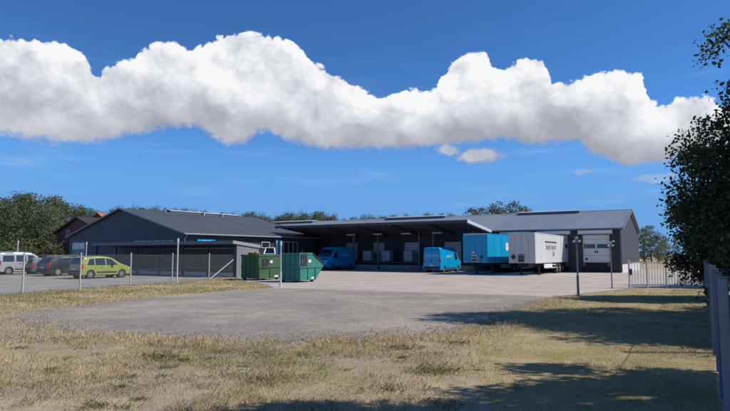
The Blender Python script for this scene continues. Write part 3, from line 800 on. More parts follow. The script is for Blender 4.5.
def paint(name, c, metal=.0): return mat(name, c, .32, metal, .04, 1.2, coat=.6)
CAR_RZ = math.pi/2 - TH
m_lime = paint('lime_green_paint', (.27,.32,.06))
m_silver = paint('silver_paint', (.44,.46,.48), .35)
m_black = paint('black_car_paint', (.016,.017,.02))
m_slate = paint('slate_blue_car_paint', (.09,.11,.125), .2)

MPV_TOP = [(0, .95), (.06, 1.22), (.22, 1.50), (.55, 1.60), (1.4, 1.64), (2.1, 1.60), (2.55, 1.46), (3.0, 1.18), (3.28, 1.04), (3.7, .93), (3.95, .78), (4.05, .58)]
MPV_WIN = [[(.42, 1.0), (.98, .98), (1.0, 1.46), (.62, 1.42)], [(1.06, .98), (1.86, .97), (1.84, 1.49), (1.08, 1.47)], [(1.95, .97), (2.86, 1.0), (2.74, 1.13), (2.36, 1.42), (1.93, 1.48)]]
def car_at(px_world, **k): return px_world
# rear right corner of a car sits at its local (0, -W/2); find the root position from that corner
def root_from_corner(X, Y, w, s=1.0): return (X - math.sin(CAR_RZ)*(w/2)*s, Y + math.cos(CAR_RZ)*(w/2)*s, 0)
make_vehicle('compact_car', 'lime green compact car parked behind the wire fence', 'car', root_from_corner(-21.75, 43.4, 1.73, 1.08), CAR_RZ, 4.05, 1.73, 1.64, MPV_TOP, .95, (.72, 3.26), .31, m_lime, MPV_WIN, (2.58, 3.22), (.02, .24), scale=1.08, rim=m_cap)
SUV_TOP = [(0, .92), (.05, 1.15), (.35, 1.50), (.75, 1.63), (1.7, 1.67), (2.4, 1.60), (2.75, 1.40), (3.2, 1.10), (3.45, 1.03), (4.05, .93), (4.3, .80), (4.4, .58)]
SUV_WIN = [[(.62, 1.08), (1.08, 1.02), (1.10, 1.46), (.86, 1.42)], [(1.16, 1.01), (2.0, 1.0), (1.98, 1.50), (1.18, 1.48)], [(2.08, 1.0), (3.0, 1.03), (2.86, 1.16), (2.52, 1.44), (2.06, 1.50)]]
make_vehicle('estate_car', 'black car with red tail light between silver van and green car', 'car', root_from_corner(-27.35, 48.9, 1.80, 1.06), CAR_RZ, 4.4, 1.80, 1.67, SUV_TOP, 1.0, (.82, 3.50), .34, m_black, SUV_WIN, (2.72, 3.38), (.04, .40), scale=1.06, rails=True)
make_vehicle('hatchback_car', 'dark slate hatchback squeezed between the silver van and black car', 'car', root_from_corner(-31.35, 53.2, 1.72, 1.04), CAR_RZ, 4.05, 1.72, 1.52, [(x, z*.93) for x, z in MPV_TOP], .90, (.72, 3.22), .31, m_slate, [[(x, z*.93) for x, z in p] for p in MPV_WIN], (2.58, 3.22), (.02, .24), scale=1.04)
VAN_TOP = [(0, .9), (.03, 1.5), (.10, 1.76), (.35, 1.83), (1.4, 1.86), (2.5, 1.82), (2.9, 1.66), (3.35, 1.28), (3.55, 1.12), (4.0, 1.0), (4.2, .84), (4.3, .6)]
VAN_WIN = [[(.28, 1.08), (1.18, 1.08), (1.18, 1.58), (.34, 1.58)], [(1.34, 1.08), (2.14, 1.08), (2.12, 1.59), (1.34, 1.59)], [(2.28, 1.08), (3.24, 1.09), (3.08, 1.28), (2.66, 1.58), (2.26, 1.60)]]
make_vehicle('people_van', 'silver panel van with three side windows at the left edge', 'van', root_from_corner(-33.45, 51.6, 1.75, 1.14), CAR_RZ, 4.3, 1.75, 1.86, VAN_TOP, 1.05, (.80, 3.42), .32, m_silver, VAN_WIN, (2.86, 3.46), (.015, .09), scale=1.14, rails=True, roofw=.86, box=True)

# blue delivery vans
m_vblue = paint('delivery_van_blue', (.0,.34,.66))
DV_TOP = [(0, 1.0), (.02, 2.2), (.10, 2.58), (.45, 2.66), (3.2, 2.68), (3.9, 2.60), (4.25, 2.36), (4.95, 1.55), (5.15, 1.36), (5.65, 1.16), (5.85, .95), (5.92, .6)]
DV_WIN = [[(3.75, 1.42), (4.72, 1.42), (4.62, 1.58), (4.18, 2.10), (3.78, 2.14)]]
def delivery_van(label, loc, rz, s=1.0):
    r = make_vehicle('delivery_van', label, 'van', loc, rz, 5.92, 2.0, 2.68, DV_TOP, 1.35, (1.0, 4.75), .35, m_vblue, DV_WIN, (4.22, 4.98), None, 'blue delivery vans', roofw=.90, rim=m_cap, scale=s, box=True, sill=.32)
    for sd in (-1, 1):
        lettering('postnord', .40, m_white, r, (2.2, sd*1.008, 1.72), (R_(90), 0, 0 if sd < 0 else math.pi))
        MB().box(1.55, 2.95, min(sd*.985, sd*1.004), max(sd*.985, sd*1.004), 1.18, 1.28).build('side_stripe', m_white, r) if False else None
    lettering('postnord', .36, m_white, r, (-.012, 0, 1.78), (R_(90), 0, -R_(90)))
    MB().box(-.012, -.001, -.008, .008, .75, 2.4).build('rear_door_seam', m_plast, r)
    MB().bbox(-.05, -.004, .06, .12, 1.1, 1.3, .01).build('rear_door_handle', m_plast, r)
    return r
p = Wd(-16.9, -9.7); delivery_van('blue delivery van parked nose in beside the blue trailer', p, CAR_RZ)
p = Wd(-31.9, -2.6); delivery_van('blue delivery van under the canopy, nose pointing out', p, CAR_RZ + math.pi, 1.06)

# ------------------------------------------------------------------ trailers
m_tblue = mat('trailer_blue', (.0,.31,.58), .4, 0, .06, 1.2, dirt=.2, stretch=(1, 1, .35))
m_twhite = mat('trailer_white', (.56,.57,.56), .45, 0, .04, .9, dirt=.22, stretch=(1, 1, .3))
m_frame = mat('chassis_black', (.022,.022,.024), .6, .2, .15, 4)
m_text = mat('dark_print', (.05,.055,.07), .6, 0, .05, 5)
def trailer(label, x0, x1, y0, ln, zb, zt, m_body, white):
    """front at local y=0, rear at y=ln (against the dock)"""
    w = x1-x0
    r = empty('semi_trailer', Wd((x0+x1)/2, y0), RZ, label, 'trailer', 'trailers backed up to the docks')
    hw = w/2
    body = MB().bbox(-hw+.02, hw-.02, .02, ln-.02, zb, zt, .02).build('box_body', m_body, r)
    for x in (-hw, hw-.10):
        for y in (0, ln-.10): MB().bbox(x, x+.10, y, y+.10, zb-.02, zt+.01, .03).build('corner_post', m_body if y == 0 else m_trim, r)
    MB().bbox(-hw+.10, hw-.10, -.012, .10, zt-.10, zt+.012, .02).build('top_rail', m_trim, r)
    for s in (-1, 1):
        MB().bbox(min(s*(hw-.06), s*(hw+.006)), max(s*(hw-.06), s*(hw+.006)), .10, ln-.10, zt-.08, zt+.012, .015).build('top_rail', m_trim if white else m_tblue, r)
        MB().bbox(min(s*(hw-.06), s*(hw+.008)), max(s*(hw-.06), s*(hw+.008)), .10, ln-.10, zb-.03, zb+.12, .015).build('bottom_rail', m_trim if white else m_tblue, r)
        n = 6
        for k in range(1, n):
            y = ln*k/n
            MB().box(min(s*(hw-.021), s*(hw-.012)), max(s*(hw-.021), s*(hw-.012)), y-.008, y+.008, zb+.12, zt-.08).build('panel_joint', m_trim if white else m_frame, r)
    # front bulkhead fittings
    f = MB().bbox(-.34, .22, -.07, .018, zb+.08, zb+.78, .02).build('coupling_board', m_gutter if white else m_trim, r)
    MB().bbox(-.28, .16, -.085, -.071, zb+.16, zb+.36, .01).build('socket_plate', m_dark, f)
    MB().bbox(-.28, .16, -.085, -.071, zb+.46, zb+.60, .01).build('socket_plate', m_dark, f)
    MB().bbox(-.30, -.05, -.03, .018, zb+.90, zb+1.06, .01).build('label_plate', m_white, r)
    xx = -.78 if white else .62; q = .24 if white else .17
    MB().prism([(xx-q, zb+.55), (xx, zb+.55-q*1.15), (xx+q, zb+.55), (xx, zb+.55+q*1.15)], 'y', -.004, .018).build('diamond_sign', m_dark, r)
    for x in (-hw+.35, hw-.35): MB().bbox(x-.12, x+.12, -.012, .018, zb+.05, zb+.12, .01).build('marker_lamp', m_white, r)
    for k in range(1, 4):
        x = -hw + w*k/4
        MB().box(x-.006, x+.006, .010, .019, zb+.1, zt-.10).build('front_seam', m_frame if not white else m_gutter, r)
    # chassis
    ch = MB().box(-.50, -.36, .5, ln-.2, zb-.32, zb-.021).box(.36, .50, .5, ln-.2, zb-.32, zb-.021).build('chassis', m_frame, r)
    for k in range(6): MB().box(-.36, .36, .8+k*(ln-1.6)/5, .92+k*(ln-1.6)/5, zb-.26, zb-.08).build('cross_member', m_frame, ch)
    MB().lathe([(0, 0), (.10, 0), (.10, .12), (0, .12)], 12, 'z', (0, 1.0, zb-.40)).build('king_pin', m_frame, ch)
    for s in (-1, 1):
        lg = MB().bbox(s*.82-.07, s*.82+.07, 2.5, 2.66, .10, zb-.03, .015).build('landing_leg', m_frame, r)
        MB().bbox(s*.82-.14, s*.82+.14, 2.44, 2.72, .0, .10, .02).build('foot', m_frame, lg)
        MB().tube((s*.82, 2.58, zb-.25), (s*.40, 3.3, zb-.1), .03).build('brace', m_frame, lg)
    MB().tube((-.82, 2.58, .75), (.82, 2.58, .75), .03).build('leg_crossbar', m_frame, r)
    for s in (-1, 1):
        g_ = MB()
        for z in (.55, .85): g_.bbox(min(s*(hw-.12), s*(hw-.07)), max(s*(hw-.12), s*(hw-.07)), 4.0, ln-4.3, z, z+.10, .01)
        for k in range(4): y = 4.1+k*(ln-8.5)/3; g_.box(min(s*(hw-.15), s*(hw-.121)), max(s*(hw-.15), s*(hw-.121)), y, y+.06, .55, zb-.02)
        g_.build('side_guard', m_trim if white else m_gutter, r)
    for y in (ln-3.9, ln-2.6, ln-1.3):
        MB().tube((-.9, y, .50), (.9, y, .50), .06).build('axle', m_frame, r)
        for s in (-1, 1):
            e = empty('wheel', (s*(hw-.22), y, .50)); e.parent = r
            MB().lathe([(.30, -.19), (.47, -.19), (.50, -.14), (.50, .14), (.47, .19), (.30, .19)], 22, 'x').build('tyre', m_tyre, e, True)
            MB().lathe([(.31, -.12), (.29, .16), (.20, .12), (.12, .20), (0, .20)] if s > 0 else [(.31, .12), (.29, -.16), (.20, -.12), (.12, -.20), (0, -.20)], 20, 'x').build('rim', m_cap, e, True)
            MB().prism([(y-.58, .95), (y-.40, 1.06), (y+.40, 1.06), (y+.58, .95), (y+.58, .98), (y+.40, 1.085), (y-.40, 1.085), (y-.58, .98)], 'x', s*(hw-.22)-.18, s*(hw-.22)+.18).build('mudguard', m_plast, r)
    MB().bbox(-hw+.1, hw-.1, ln-.12, ln, .45, .62, .02).build('rear_bumper', m_frame, r)
    return r
TB, TT, TLN = 1.12, 3.86, 12.4
tw = trailer('white box trailer with dark lettering on its side', -7.85, -5.42, -12.75, TLN, TB, TT, m_twhite, True)
hw_ = 2.43/2
MB().box(hw_-.018, hw_-.008, 3.6, 8.4, 3.02, 3.17).build('print_bar', m_text, tw)
lettering('handy import', .78, m_text, tw, (hw_-.015, 6.0, 2.62), (R_(90), 0, R_(90)))
lettering('338', .66, m_text, tw, (hw_-.015, 6.9, 1.92), (R_(90), 0, R_(90)))
MB().bbox(hw_-.06, hw_+.0, 3.1, 6.3, .62, 1.0, .02).build('pallet_box', m_white, tw)
tb = trailer('bright blue box trailer with white square panel on its side', -12.25, -9.82, -12.75, TLN, TB, TT, m_tblue, False)
MB().bbox(hw_-.03, hw_-.006, 5.6, 8.2, 2.30, 3.08, .004).build('white_panel', m_white, tb)
MB().bbox(hw_-.06, hw_+.0, 4.0, 6.8, .55, .85, .02).build('pallet_box', m_gutter, tb)

# ------------------------------------------------------------------ roll cages on the dock
m_cage = mat('pale_cage_panel', (.40,.43,.47), .5, 0, .10, 3)
def roll_cage(x, y, label):
    r = empty('roll_cage', Wd(x, y, .93), RZ, label, 'roll cage', 'roll cages on the dock')
    w, d, h = .60, .42, 1.55
    MB().bbox(-w, w, -d, d, .14, .20, .01).build('base', m_steel, r)
    MB().bbox(-w+.03, w-.03, -d+.03, d-.03, .201, h-.12, .04).build('load', m_cage, r)
    for sx in (-1, 1):
        fr_ = MB().tube((sx*w, -d, .1), (sx*w, -d, h), .018).tube((sx*w, d, .1), (sx*w, d, h), .018).tube((sx*w, -d, h), (sx*w, d, h), .018)
        for k in range(6): fr_.tube((sx*w, -d, .35+k*.2), (sx*w, d, .35+k*.2), .008, n=5)
        fr_.build('side_frame', m_steel, r)
    MB().box(-.012, .012, -d+.015, -d+.029, .22, h-.14).build('front_seam', m_dark, r)
    MB().bbox(-.35, .35, -d+.012, -d+.029, 1.05, 1.22, .004).build('label_panel', m_trim, r)
    for sx in (-1, 1):
        for sy in (-1, 1): MB().lathe([(0, -.02), (.06, -.02), (.06, .02), (0, .02)], 12, 'x', (sx*(w-.08), sy*(d-.07), .06)).build('castor', m_rubber, r)
roll_cage(-29.45, -1.6, 'pale roll cage nearest the left van under the canopy')
roll_cage(-26.7, -1.6, 'pale roll cage in the middle of the three on the dock')
roll_cage(-23.6, -1.6, 'pale roll cage in front of the grey shutter')

# ------------------------------------------------------------------ skips
m_green = mat('green_skip_paint', (.034,.10,.043), .6, 0, .15, 1.5, dirt=.55)
m_teal = mat('teal_skip_paint', (.024,.19,.155), .55, 0, .15, 1.5, dirt=.5)
m_hatch = mat('black_hatch', (.02,.022,.024), .6, 0, .1, 4)
def skip(name, label, X, Y, deg, w, lb, lt, h, m, sloped, hx):
    """near corner at local origin; x to the left face direction is -w, y runs along the long visible face"""
    r = empty(name, (X, Y, 0), -R_(deg), label, 'skip', 'waste skips by the lamp post')
    z0 = .14
    prof = [(0, z0), (lb, z0), (lt, h*.62), (lt-.02 if not sloped else lt, h*.66), (.0 if sloped else lt, h)] if False else None
    if sloped: pts = [(0, z0), (lb, z0), (lt, h*.60), (lt-.06, h*.64), (lt*.50, h), (0, h)]
    else: pts = [(0, z0), (lt, z0), (lt, h), (0, h)]
    MB().prism(pts, 'x', -w, 0).build('tub', m, r)
    rim = MB()
    if sloped:
        rim.box(-w-.04, .04, -.04, .06, h-.10, h+.03).box(-w-.04, -w+.04, .06, lt*.5, h-.10, h+.03).box(-.04, .04, .06, lt*.5, h-.10, h+.03)
        q = MB()
        for x in (-w-.042, -.04):
            q.add([(x, lt*.5, h-.07), (x+.082, lt*.5, h-.07), (x+.082, lt+.02, h*.60-.07), (x, lt+.02, h*.60-.07), (x, lt*.5, h+.035), (x+.082, lt*.5, h+.035), (x+.082, lt+.02, h*.60+.06), (x, lt+.02, h*.60+.06)], [(0,1,2,3),(4,5,6,7),(0,1,5,4),(1,2,6,5),(2,3,7,6),(3,0,4,7)])
        q.build('sloping_rim', m_dark, r)
        MB().add([(-w+.05, lt*.5+.02, h+.02), (-.05, lt*.5+.02, h+.02), (-.05, lt, h*.64), (-w+.05, lt, h*.64), (-w+.05, lt*.5+.02, h+.05), (-.05, lt*.5+.02, h+.05), (-.05, lt, h*.67), (-w+.05, lt, h*.67)], [(0,1,2,3),(4,5,6,7),(0,1,5,4),(1,2,6,5),(2,3,7,6),(3,0,4,7)]).build('lid', m_hatch, r)
    else: rim.box(-w-.04, .04, -.04, .05, h-.10, h+.03).box(-w-.04, .04, lt-.05, lt+.04, h-.10, h+.03).box(-w-.04, -w+.05, .05, lt-.05, h-.10, h+.03).box(-.05, .04, .05, lt-.05, h-.10, h+.03)
    rim.build('rim', m, r)
    for k, y in enumerate([.02, lb*.5, lb-.06] if sloped else [.02, lt*.5, lt-.08]):
        MB().box(.001, .05, y, y+.07, z0, h*.52).build('rib', m, r)
    MB().box(.001, .06, 0, (lb+(lt-lb)*.7) if sloped else lt, h*.50, h*.55).build('waist_rail', m, r)
    for k in range(1, 4): MB().box(-w*k/4-.03, -w*k/4+.03, -.045, -.001, z0, h-.1).build('rib', m, r)
    MB().box(-w, 0, -.05, -.001, h*.50, h*.55).build('end_rail', m, r)
    ht = MB().bbox(.002, .05, hx[0], hx[1], h*.54 if sloped else h*.46, h*.99 if sloped else h*.86, .015).build('hatch', m_hatch, r)
    MB().bbox(.051, .08, hx[0]+.06, hx[0]+.10, h*.65, h*.78, .01).build('hatch_handle', m_steel, ht)
    MB().box(.002, .012, hx[1]+.18, hx[1]+.46, h*.68, h*.78).build('label_plate', m_white, r)
    MB().box(.002, .012, (lb if sloped else lt)*.72, (lb if sloped else lt)*.90, .22, .34).build('label_plate', m_white, r)
    for x in (-w+.12, -.30):
        for y in (.05, (lb if sloped else lt)-.25): MB().bbox(x, x+.18, y, y+.2, 0, z0, .01).build('foot', m_dark, r)
    return r
skip('waste_skip', 'teal skip with sloping end and black hatch beside lamp post', -4.42, 38.1, 33, 1.75, 1.75, 2.75, 1.98, m_teal, True, (.12, .78))
sk = skip('waste_skip', 'mid green square skip in front of the shelter end', -7.72, 41.0, 33, 1.75, 2.0, 2.35, 1.86, m_green, False, (.42, 1.02))
m_card = mat('cardboard', (.36,.23,.10), .85, 0, .2, 4)
for i, (x, y, a, w_, h_) in enumerate(((-1.3, .5, .2, .42, .30), (-.95, .7, -.4, .36, .24), (-.65, .45, .5, .30, .26))):
    R0 = Matrix.Rotation(-R_(33), 4, 'Z') @ Vector((x, y, 0))
    q = MB().bbox(-w_/2, w_/2, -.15, .15, 0, h_, .008)
    o = q.build('cardboard_box', m_card)
    o.location = (-7.72+R0.x, 41.0+R0.y, 1.80); o.rotation_euler = (.25*(-1)**i, .2, a)
    tag(o, ['leftmost brown cardboard box poking out of the green skip', 'middle brown cardboard box poking out of the green skip', 'rightmost brown cardboard box poking out of the green skip'][i], 'box', 'boxes thrown in the skip')
# white framed hatch propped open behind the green skip
hh = empty('open_hatch', (-7.55, 44.6, 0), -R_(20), 'white framed glazed hatch propped open above the green skip', 'hatch')
q = MB()
def quad_frame(mb, P, t):
    for a, b in zip(P, P[1:]+P[:1]): mb.tube(a, b, t, n=6)
P4 = [(-.52, 0, 1.92), (.48, 0, 1.92), (.22, .35, 2.42), (-.52, .35, 2.42)]
quad_frame(q, P4, .06); q.build('frame', m_white, hh)
MB().add([(-.5, .02, 1.94), (.44, .02, 1.94), (.2, .35, 2.40), (-.5, .35, 2.40), (-.5, .05, 1.93), (.44, .05, 1.93), (.2, .38, 2.39), (-.5, .38, 2.39)], [(0,1,2,3),(7,6,5,4),(0,1,5,4),(1,2,6,5),(2,3,7,6),(3,0,4,7)]).build('pane', m_glass, hh)
MB().box(-.60, .56, .10, .9, 0, 1.86).build('cabinet', m_shelter, hh)

# ------------------------------------------------------------------ lamp posts
m_post = mat('post_grey', (.19,.21,.24), .5, .3, .08, 5)
m_postlight = mat('post_pale', (.55,.56,.57), .5, .1, .06, 5)
def lamp_post(label, X, Y, h, two=False, m=m_post, thick=.0, r=.045, group='low lamp posts round the yard'):
    o = empty('lamp_post', (X, Y, 0), 0, label, 'lamp post', group)
    MB().tube((0, 0, 0), (0, 0, h-.10), r, r*.9, 10).build('pole', m, o, True)
    if thick: MB().tube((0, 0, 0), (0, 0, thick), r*1.55, n=10).build('sleeve', m, o, True)
    MB().lathe([(0, 0), (.16, 0), (.16, .03), (0, .03)], 14, 'z').build('base_plate', m, o)
    if two:
        MB().tube((-.12, 0, h-.22), (.12, 0, h-.22), .016).build('cross_arm', m, o)
        for s in (-1, 1):
            hd = MB().bbox(s*.12-.055, s*.12+.055, -.08, .05, h-.27, h-.17, .025).build('lamp_head', m_white, o)
            MB().box(s*.12-.04, s*.12+.04, -.092, -.081, h-.25, h-.19).build('lens', m_lamp_off, hd)
        MB().bbox(-.05, .05, -.06, .06, h-.14, h, .015).build('sensor', m_postlight, o)
    else:
        hd = MB().lathe([(0, 0), (.05, .0), (.065, .10), (.065, .22), (.0, .24)], 12, 'z', (0, 0, h-.22)).build('lamp_head', m_white, o, True)
        MB().lathe([(0, .0), (.085, .0), (.075, .03), (0, .05)], 12, 'z', (0, 0, h+.02)).build('cap', m, hd, True)
    return o
lamp_post('tall grey post with two white lamps standing on the lawn edge', 9.79, 26.05, 2.72, True, m_post, .95, .038)
lamp_post('thin grey post with two white lamps beside the gate', 13.86, 31.8, 2.62, True, m_post, 0, .034)
lamp_post('pale lamp post in front of the teal skip', -4.97, 33.3, 2.62, False, m_postlight, .9, .042)
lamp_post('pale lamp post in front of the open shelter', -12.75, 38.4, 2.92, False, m_postlight, 0, .05)
lamp_post('pale lamp post in front of the gable windows', -27.2, 55.0, 3.05, False, m_postlight, 0, .055)
lamp_post('pale lamp post behind the silver van', -38.2, 62.0, 3.35, False, m_postlight, 0, .06)

# ------------------------------------------------------------------ wire fence on the left
m_fpost = mat('fence_post_grey', (.42,.42,.41), .7, 0, .1, 5, dirt=.1)
m_wire = mat('fence_wire', (.17,.18,.18), .6, .2, .05, 5)
FP = [(-18.0, 23.6), (-16.55, 27.4), (-15.35, 30.5), (-14.30, 34.5), (-13.05, 38.3), (-11.70, 42.4), (-10.8, 47.8)]
fence = empty('wire_fence', (FP[0][0], FP[0][1], 0), 0, 'chain link fence with slim grey posts between verge and car park', 'fence')
def rel_(p, z=0): return (p[0]-FP[0][0], p[1]-FP[0][1], z)
for p in FP:
    x, y, _ = rel_(p)
    o = MB().tube((x, y, 0), (x, y, 1.95), .045, n=10).build('post', m_fpost, fence, True)
    MB().lathe([(0, .05), (.03, .04), (.05, 0)], 10, 'z', (x, y, 1.95)).build('post_cap', m_fpost, o, True)
for a, b in zip(FP, FP[1:]):
    A, B = Vector(rel_(a)), Vector(rel_(b)); L = (B-A).length; d = (B-A)/L
    mb = MB(); h = 1.82; s = .075
    def wire(u0, z0, u1, z1):
        p = A+d*u0; q = A+d*u1; nn = Vector((-d.y, d.x, 0))*.0015
        mb.add([p+nn+Vector((0,0,z0)), p-nn+Vector((0,0,z0)), p+Vector((0,0,z0+.003)), q+nn+Vector((0,0,z1)), q-nn+Vector((0,0,z1)), q+Vector((0,0,z1+.003))], [(0,1,4,3),(1,2,5,4),(2,0,3,5)])
    n = int((L+h)/s)
    for i in range(n):
        u = i*s-h
        u0, z0, u1, z1 = u, 0, u+h, h
        if u0 < 0: z0 -= u0; u0 = 0
        if u1 > L: z1 -= u1-L; u1 = L
        if u1 > u0: wire(u0, z0+.05, u1, z1+.05); wire(L-u0, z0+.05, L-u1, z1+.05)
    o = mb.build('wire_mesh', m_wire, fence); o['kind'] = 'stuff'
    for z in (.06, .95, 1.87): MB().tube(A+Vector((0,0,z)), B+Vector((0,0,z)), .005, n=4).build('straining_wire', m_wire, fence)
a = Vector(rel_(FP[5])); b = Vector(rel_(FP[6]))
MB().tube(a+Vector((.05, .1, .05)), b+Vector((0, 0, 1.75)), .035, n=8).build('brace', m_fpost, fence, True)

# ------------------------------------------------------------------ gate and panel fence on the right
m_gate = mat('gate_grey', (.60,.61,.62), .5, .2, .06, 5)
GA, GB = Vector((14.86, 31.82, 0)), Vector((19.35, 32.45, 0))
ga = math.atan2(GB.y-GA.y, GB.x-GA.x); GL = (GB-GA).length
gate = empty('bar_gate', GA, ga, 'grey metal gate of upright bars across the yard entrance', 'gate')
MB().box(0, GL, -.025, .025, 1.42, 1.48).build('top_rail', m_gate, gate)
MB().box(0, GL, -.025, .025, .10, .17).build('bottom_rail', m_gate, gate)
bar = MB().bbox(-.014, .014, -.014, .014, .171, 1.419, .004).mesh('bar', m_gate)
n = 26
for i in range(1, n): share('bar', bar, gate, (GL*i/n, 0, 0))
for x in (0, GL*.24, GL*.5, GL*.76, GL): MB().bbox(x-.04, x+.04, -.045, .045, 0, 1.56, .01).build('gate_post', m_gate, gate)
MB().bbox(-.02, .12, -.12, -.047, .75, 1.10, .02).build('lock_box', m_dark, gate)

m_panel = mat('blue_grey_panel', (.17,.19,.235), .6, 0, .08, 1.5, dirt=.25, stretch=(1, 1, .3))
m_ppost = mat('blue_grey_post', (.185,.205,.25), .55, 0, .08, 2, dirt=.15)
def panel_fence(name, label, P, Q, h, bw=.20, pw=2.1, half=.045, group='blue grey panel fences'):
    P, Q = Vector((*P, 0)), Vector((*Q, 0)); L = (Q-P).length
    o = empty(name, P, math.atan2(Q.y-P.y, Q.x-P.x), label, 'fence', group)
    n = max(1, round(L/pw)); p = L/n
    for i in range(n+1):
        x = i*p
        q = MB().bbox(x-.025, x+.025, -.05, .05, 0, h+.05, .01).build('post', m_ppost, o)
        MB().bbox(x-.03, x+.03, -.055, .055, h+.051, h+.065, .005).build('post_cap', m_ppost, q)
    nb = max(1, round((p-.13)/bw)); w = (p-.13)/nb
    bm_ = MB().bbox(-half, half, -min(.014, half*1.2), min(.014, half*1.2), .06, h-.03, .004).mesh('board', m_panel)
    for i in range(n):
        for k in range(nb): share('board', bm_, o, (i*p+.065+w*(k+.5), .004*((k % 2)*2-1), 0))
        MB().box(i*p+.062, (i+1)*p-.062, -.006, .006, h-.030, h-.022).build('top_rail', m_ppost, o)
    return o
panel_fence('panel_fence', 'blue grey paling fence running from the gate along the lawn', (18.95, 31.6), (6.80, 11.1), 1.62, .11, 2.1, .007)
panel_fence('panel_fence', 'nearer stretch of blue grey paling fence at the right edge', (6.765, 11.0), (3.82, 6.05), 1.60, .11, 1.9, .007)
panel_fence('panel_fence', 'nearest blue grey paling fence turned to face the lawn corner', (3.88, 5.96), (7.0, 5.3), 1.60, .16, 1.6, .077)
panel_fence('panel_fence', 'paler paling fence continuing beyond the gate into the yard', (19.6, 32.8), (25.8, 43.5), 1.62)

# ------------------------------------------------------------------ trees
def leaf_material(name, dark, light, transl=.35, rough=.55):
    m = bpy.data.materials.new(name); m.use_nodes = True
    t = NT(m.node_tree); bs = t.n['Principled BSDF']; out = t.n['Material Output']
    at = t.node('ShaderNodeAttribute'); at.attribute_name = 'tint'
    c = t.mix(at.outputs['Fac'], dark, light)
    oi = t.node('ShaderNodeObjectInfo')
    hs = t.node('ShaderNodeHueSaturation'); t.l.new(c, hs.inputs['Color'])
    t.l.new(t.m('MULTIPLY_ADD', oi.outputs['Random'], .03, .485), hs.inputs['Hue']); t.l.new(t.m('MULTIPLY_ADD', oi.outputs['Random'], .35, .82), hs.inputs['Value'])
    t.l.new(hs.outputs[0], bs.inputs['Base Color']); bs.inputs['Roughness'].default_value = rough; bs.inputs['Specular IOR Level'].default_value = .3
    tr = t.node('ShaderNodeBsdfTranslucent'); t.l.new(hs.outputs[0], tr.inputs[0])
    mx = t.node('ShaderNodeMixShader'); mx.inputs[0].default_value = transl
    t.l.new(bs.outputs[0], mx.inputs[1]); t.l.new(tr.outputs[0], mx.inputs[2]); t.l.new(mx.outputs[0], out.inputs[0])
    return m
def quads_mesh(name, V, nper, tint, m):
    """V: (n*nper,3) vertices, one polygon of nper corners per leaf"""
    n = len(V)//nper
    me = bpy.data.meshes.new(name); me.vertices.add(len(V)); me.vertices.foreach_set('co', V.astype(np.float32).ravel())
    me.loops.add(len(V)); me.loops.foreach_set('vertex_index', np.arange(len(V), dtype=np.int32))
    me.polygons.add(n); me.polygons.foreach_set('loop_start', np.arange(n, dtype=np.int32)*nper)
    try: me.polygons.foreach_set('loop_total', np.full(n, nper, dtype=np.int32))
    except Exception: pass
    a = me.attributes.new('tint', 'FLOAT', 'POINT'); a.data.foreach_set('value', np.repeat(tint, nper).astype(np.float32))
    me.update(calc_edges=True); me.validate(); me.materials.append(m)
    return me
def leaves(pts, size, g, aspect=.55):
    n = len(pts)
    d = g.normal(size=(n, 3)); d /= np.linalg.norm(d, axis=1)[:, None]
    e = g.normal(size=(n, 3)); e -= (e*d).sum(1)[:, None]*d; e /= np.linalg.norm(e, axis=1)[:, None]
    s = size*(.65+.7*g.random(n))[:, None]
    nn = np.cross(d, e)
    V = np.stack([pts-d*s*.5, pts+e*s*aspect*.5+nn*s*.08, pts+d*s*.5, pts-e*s*aspect*.5+nn*s*.08], 1)
    return V.reshape(-1, 3)
def crown_points(lobes, nclump, nleaf, spread, g, shell=.55):
    vol = np.array([l[3]*l[4]*l[5] for l in lobes])**.72; vol = vol/vol.sum()
    out = []; tint = []; cen = []
    k = g.choice(len(lobes), nclump, p=vol)
    for i in k:
        cx, cy, cz, rx, ry, rz = lobes[i]
        d = g.normal(size=3); d /= np.linalg.norm(d); r = (shell+(1-shell)*g.random())**.8 if g.random() < .8 else g.random()**.5
        c = np.array([cx+d[0]*rx*r, cy+d[1]*ry*r, cz+d[2]*rz*r])
        m = int(nleaf*(.5+g.random())); cen.append((i, c))
        p = c+np.clip(g.normal(size=(m, 3)), -1.7, 1.7)*spread*np.array([1, 1, .6])
        out.append(p); tint.append(np.clip(g.normal(.45, .16)+g.normal(0, .14, m), 0, 1))
    return np.concatenate(out), np.concatenate(tint), cen
m_bark = mat('bark', (.075,.055,.04), .9, 0, .3, 6, bump=.6, bscale=20, stretch=(4, 4, .6))
m_pinebark = mat('pine_bark', (.16,.085,.05), .9, 0, .3, 5, bump=.5, bscale=15, stretch=(4, 4, .6))
m_oak = leaf_material('oak_leaves', (.030,.050,.018), (.12,.15,.055), .35, .42)
m_pine = leaf_material('pine_needles', (.055,.082,.042), (.21,.24,.12), .2, .7)
m_scrub = leaf_material('scrub_leaves', (.06,.075,.03), (.17,.18,.075), .25)
m_airy = leaf_material('light_tree_leaves', (.07,.085,.04), (.19,.20,.09), .3)
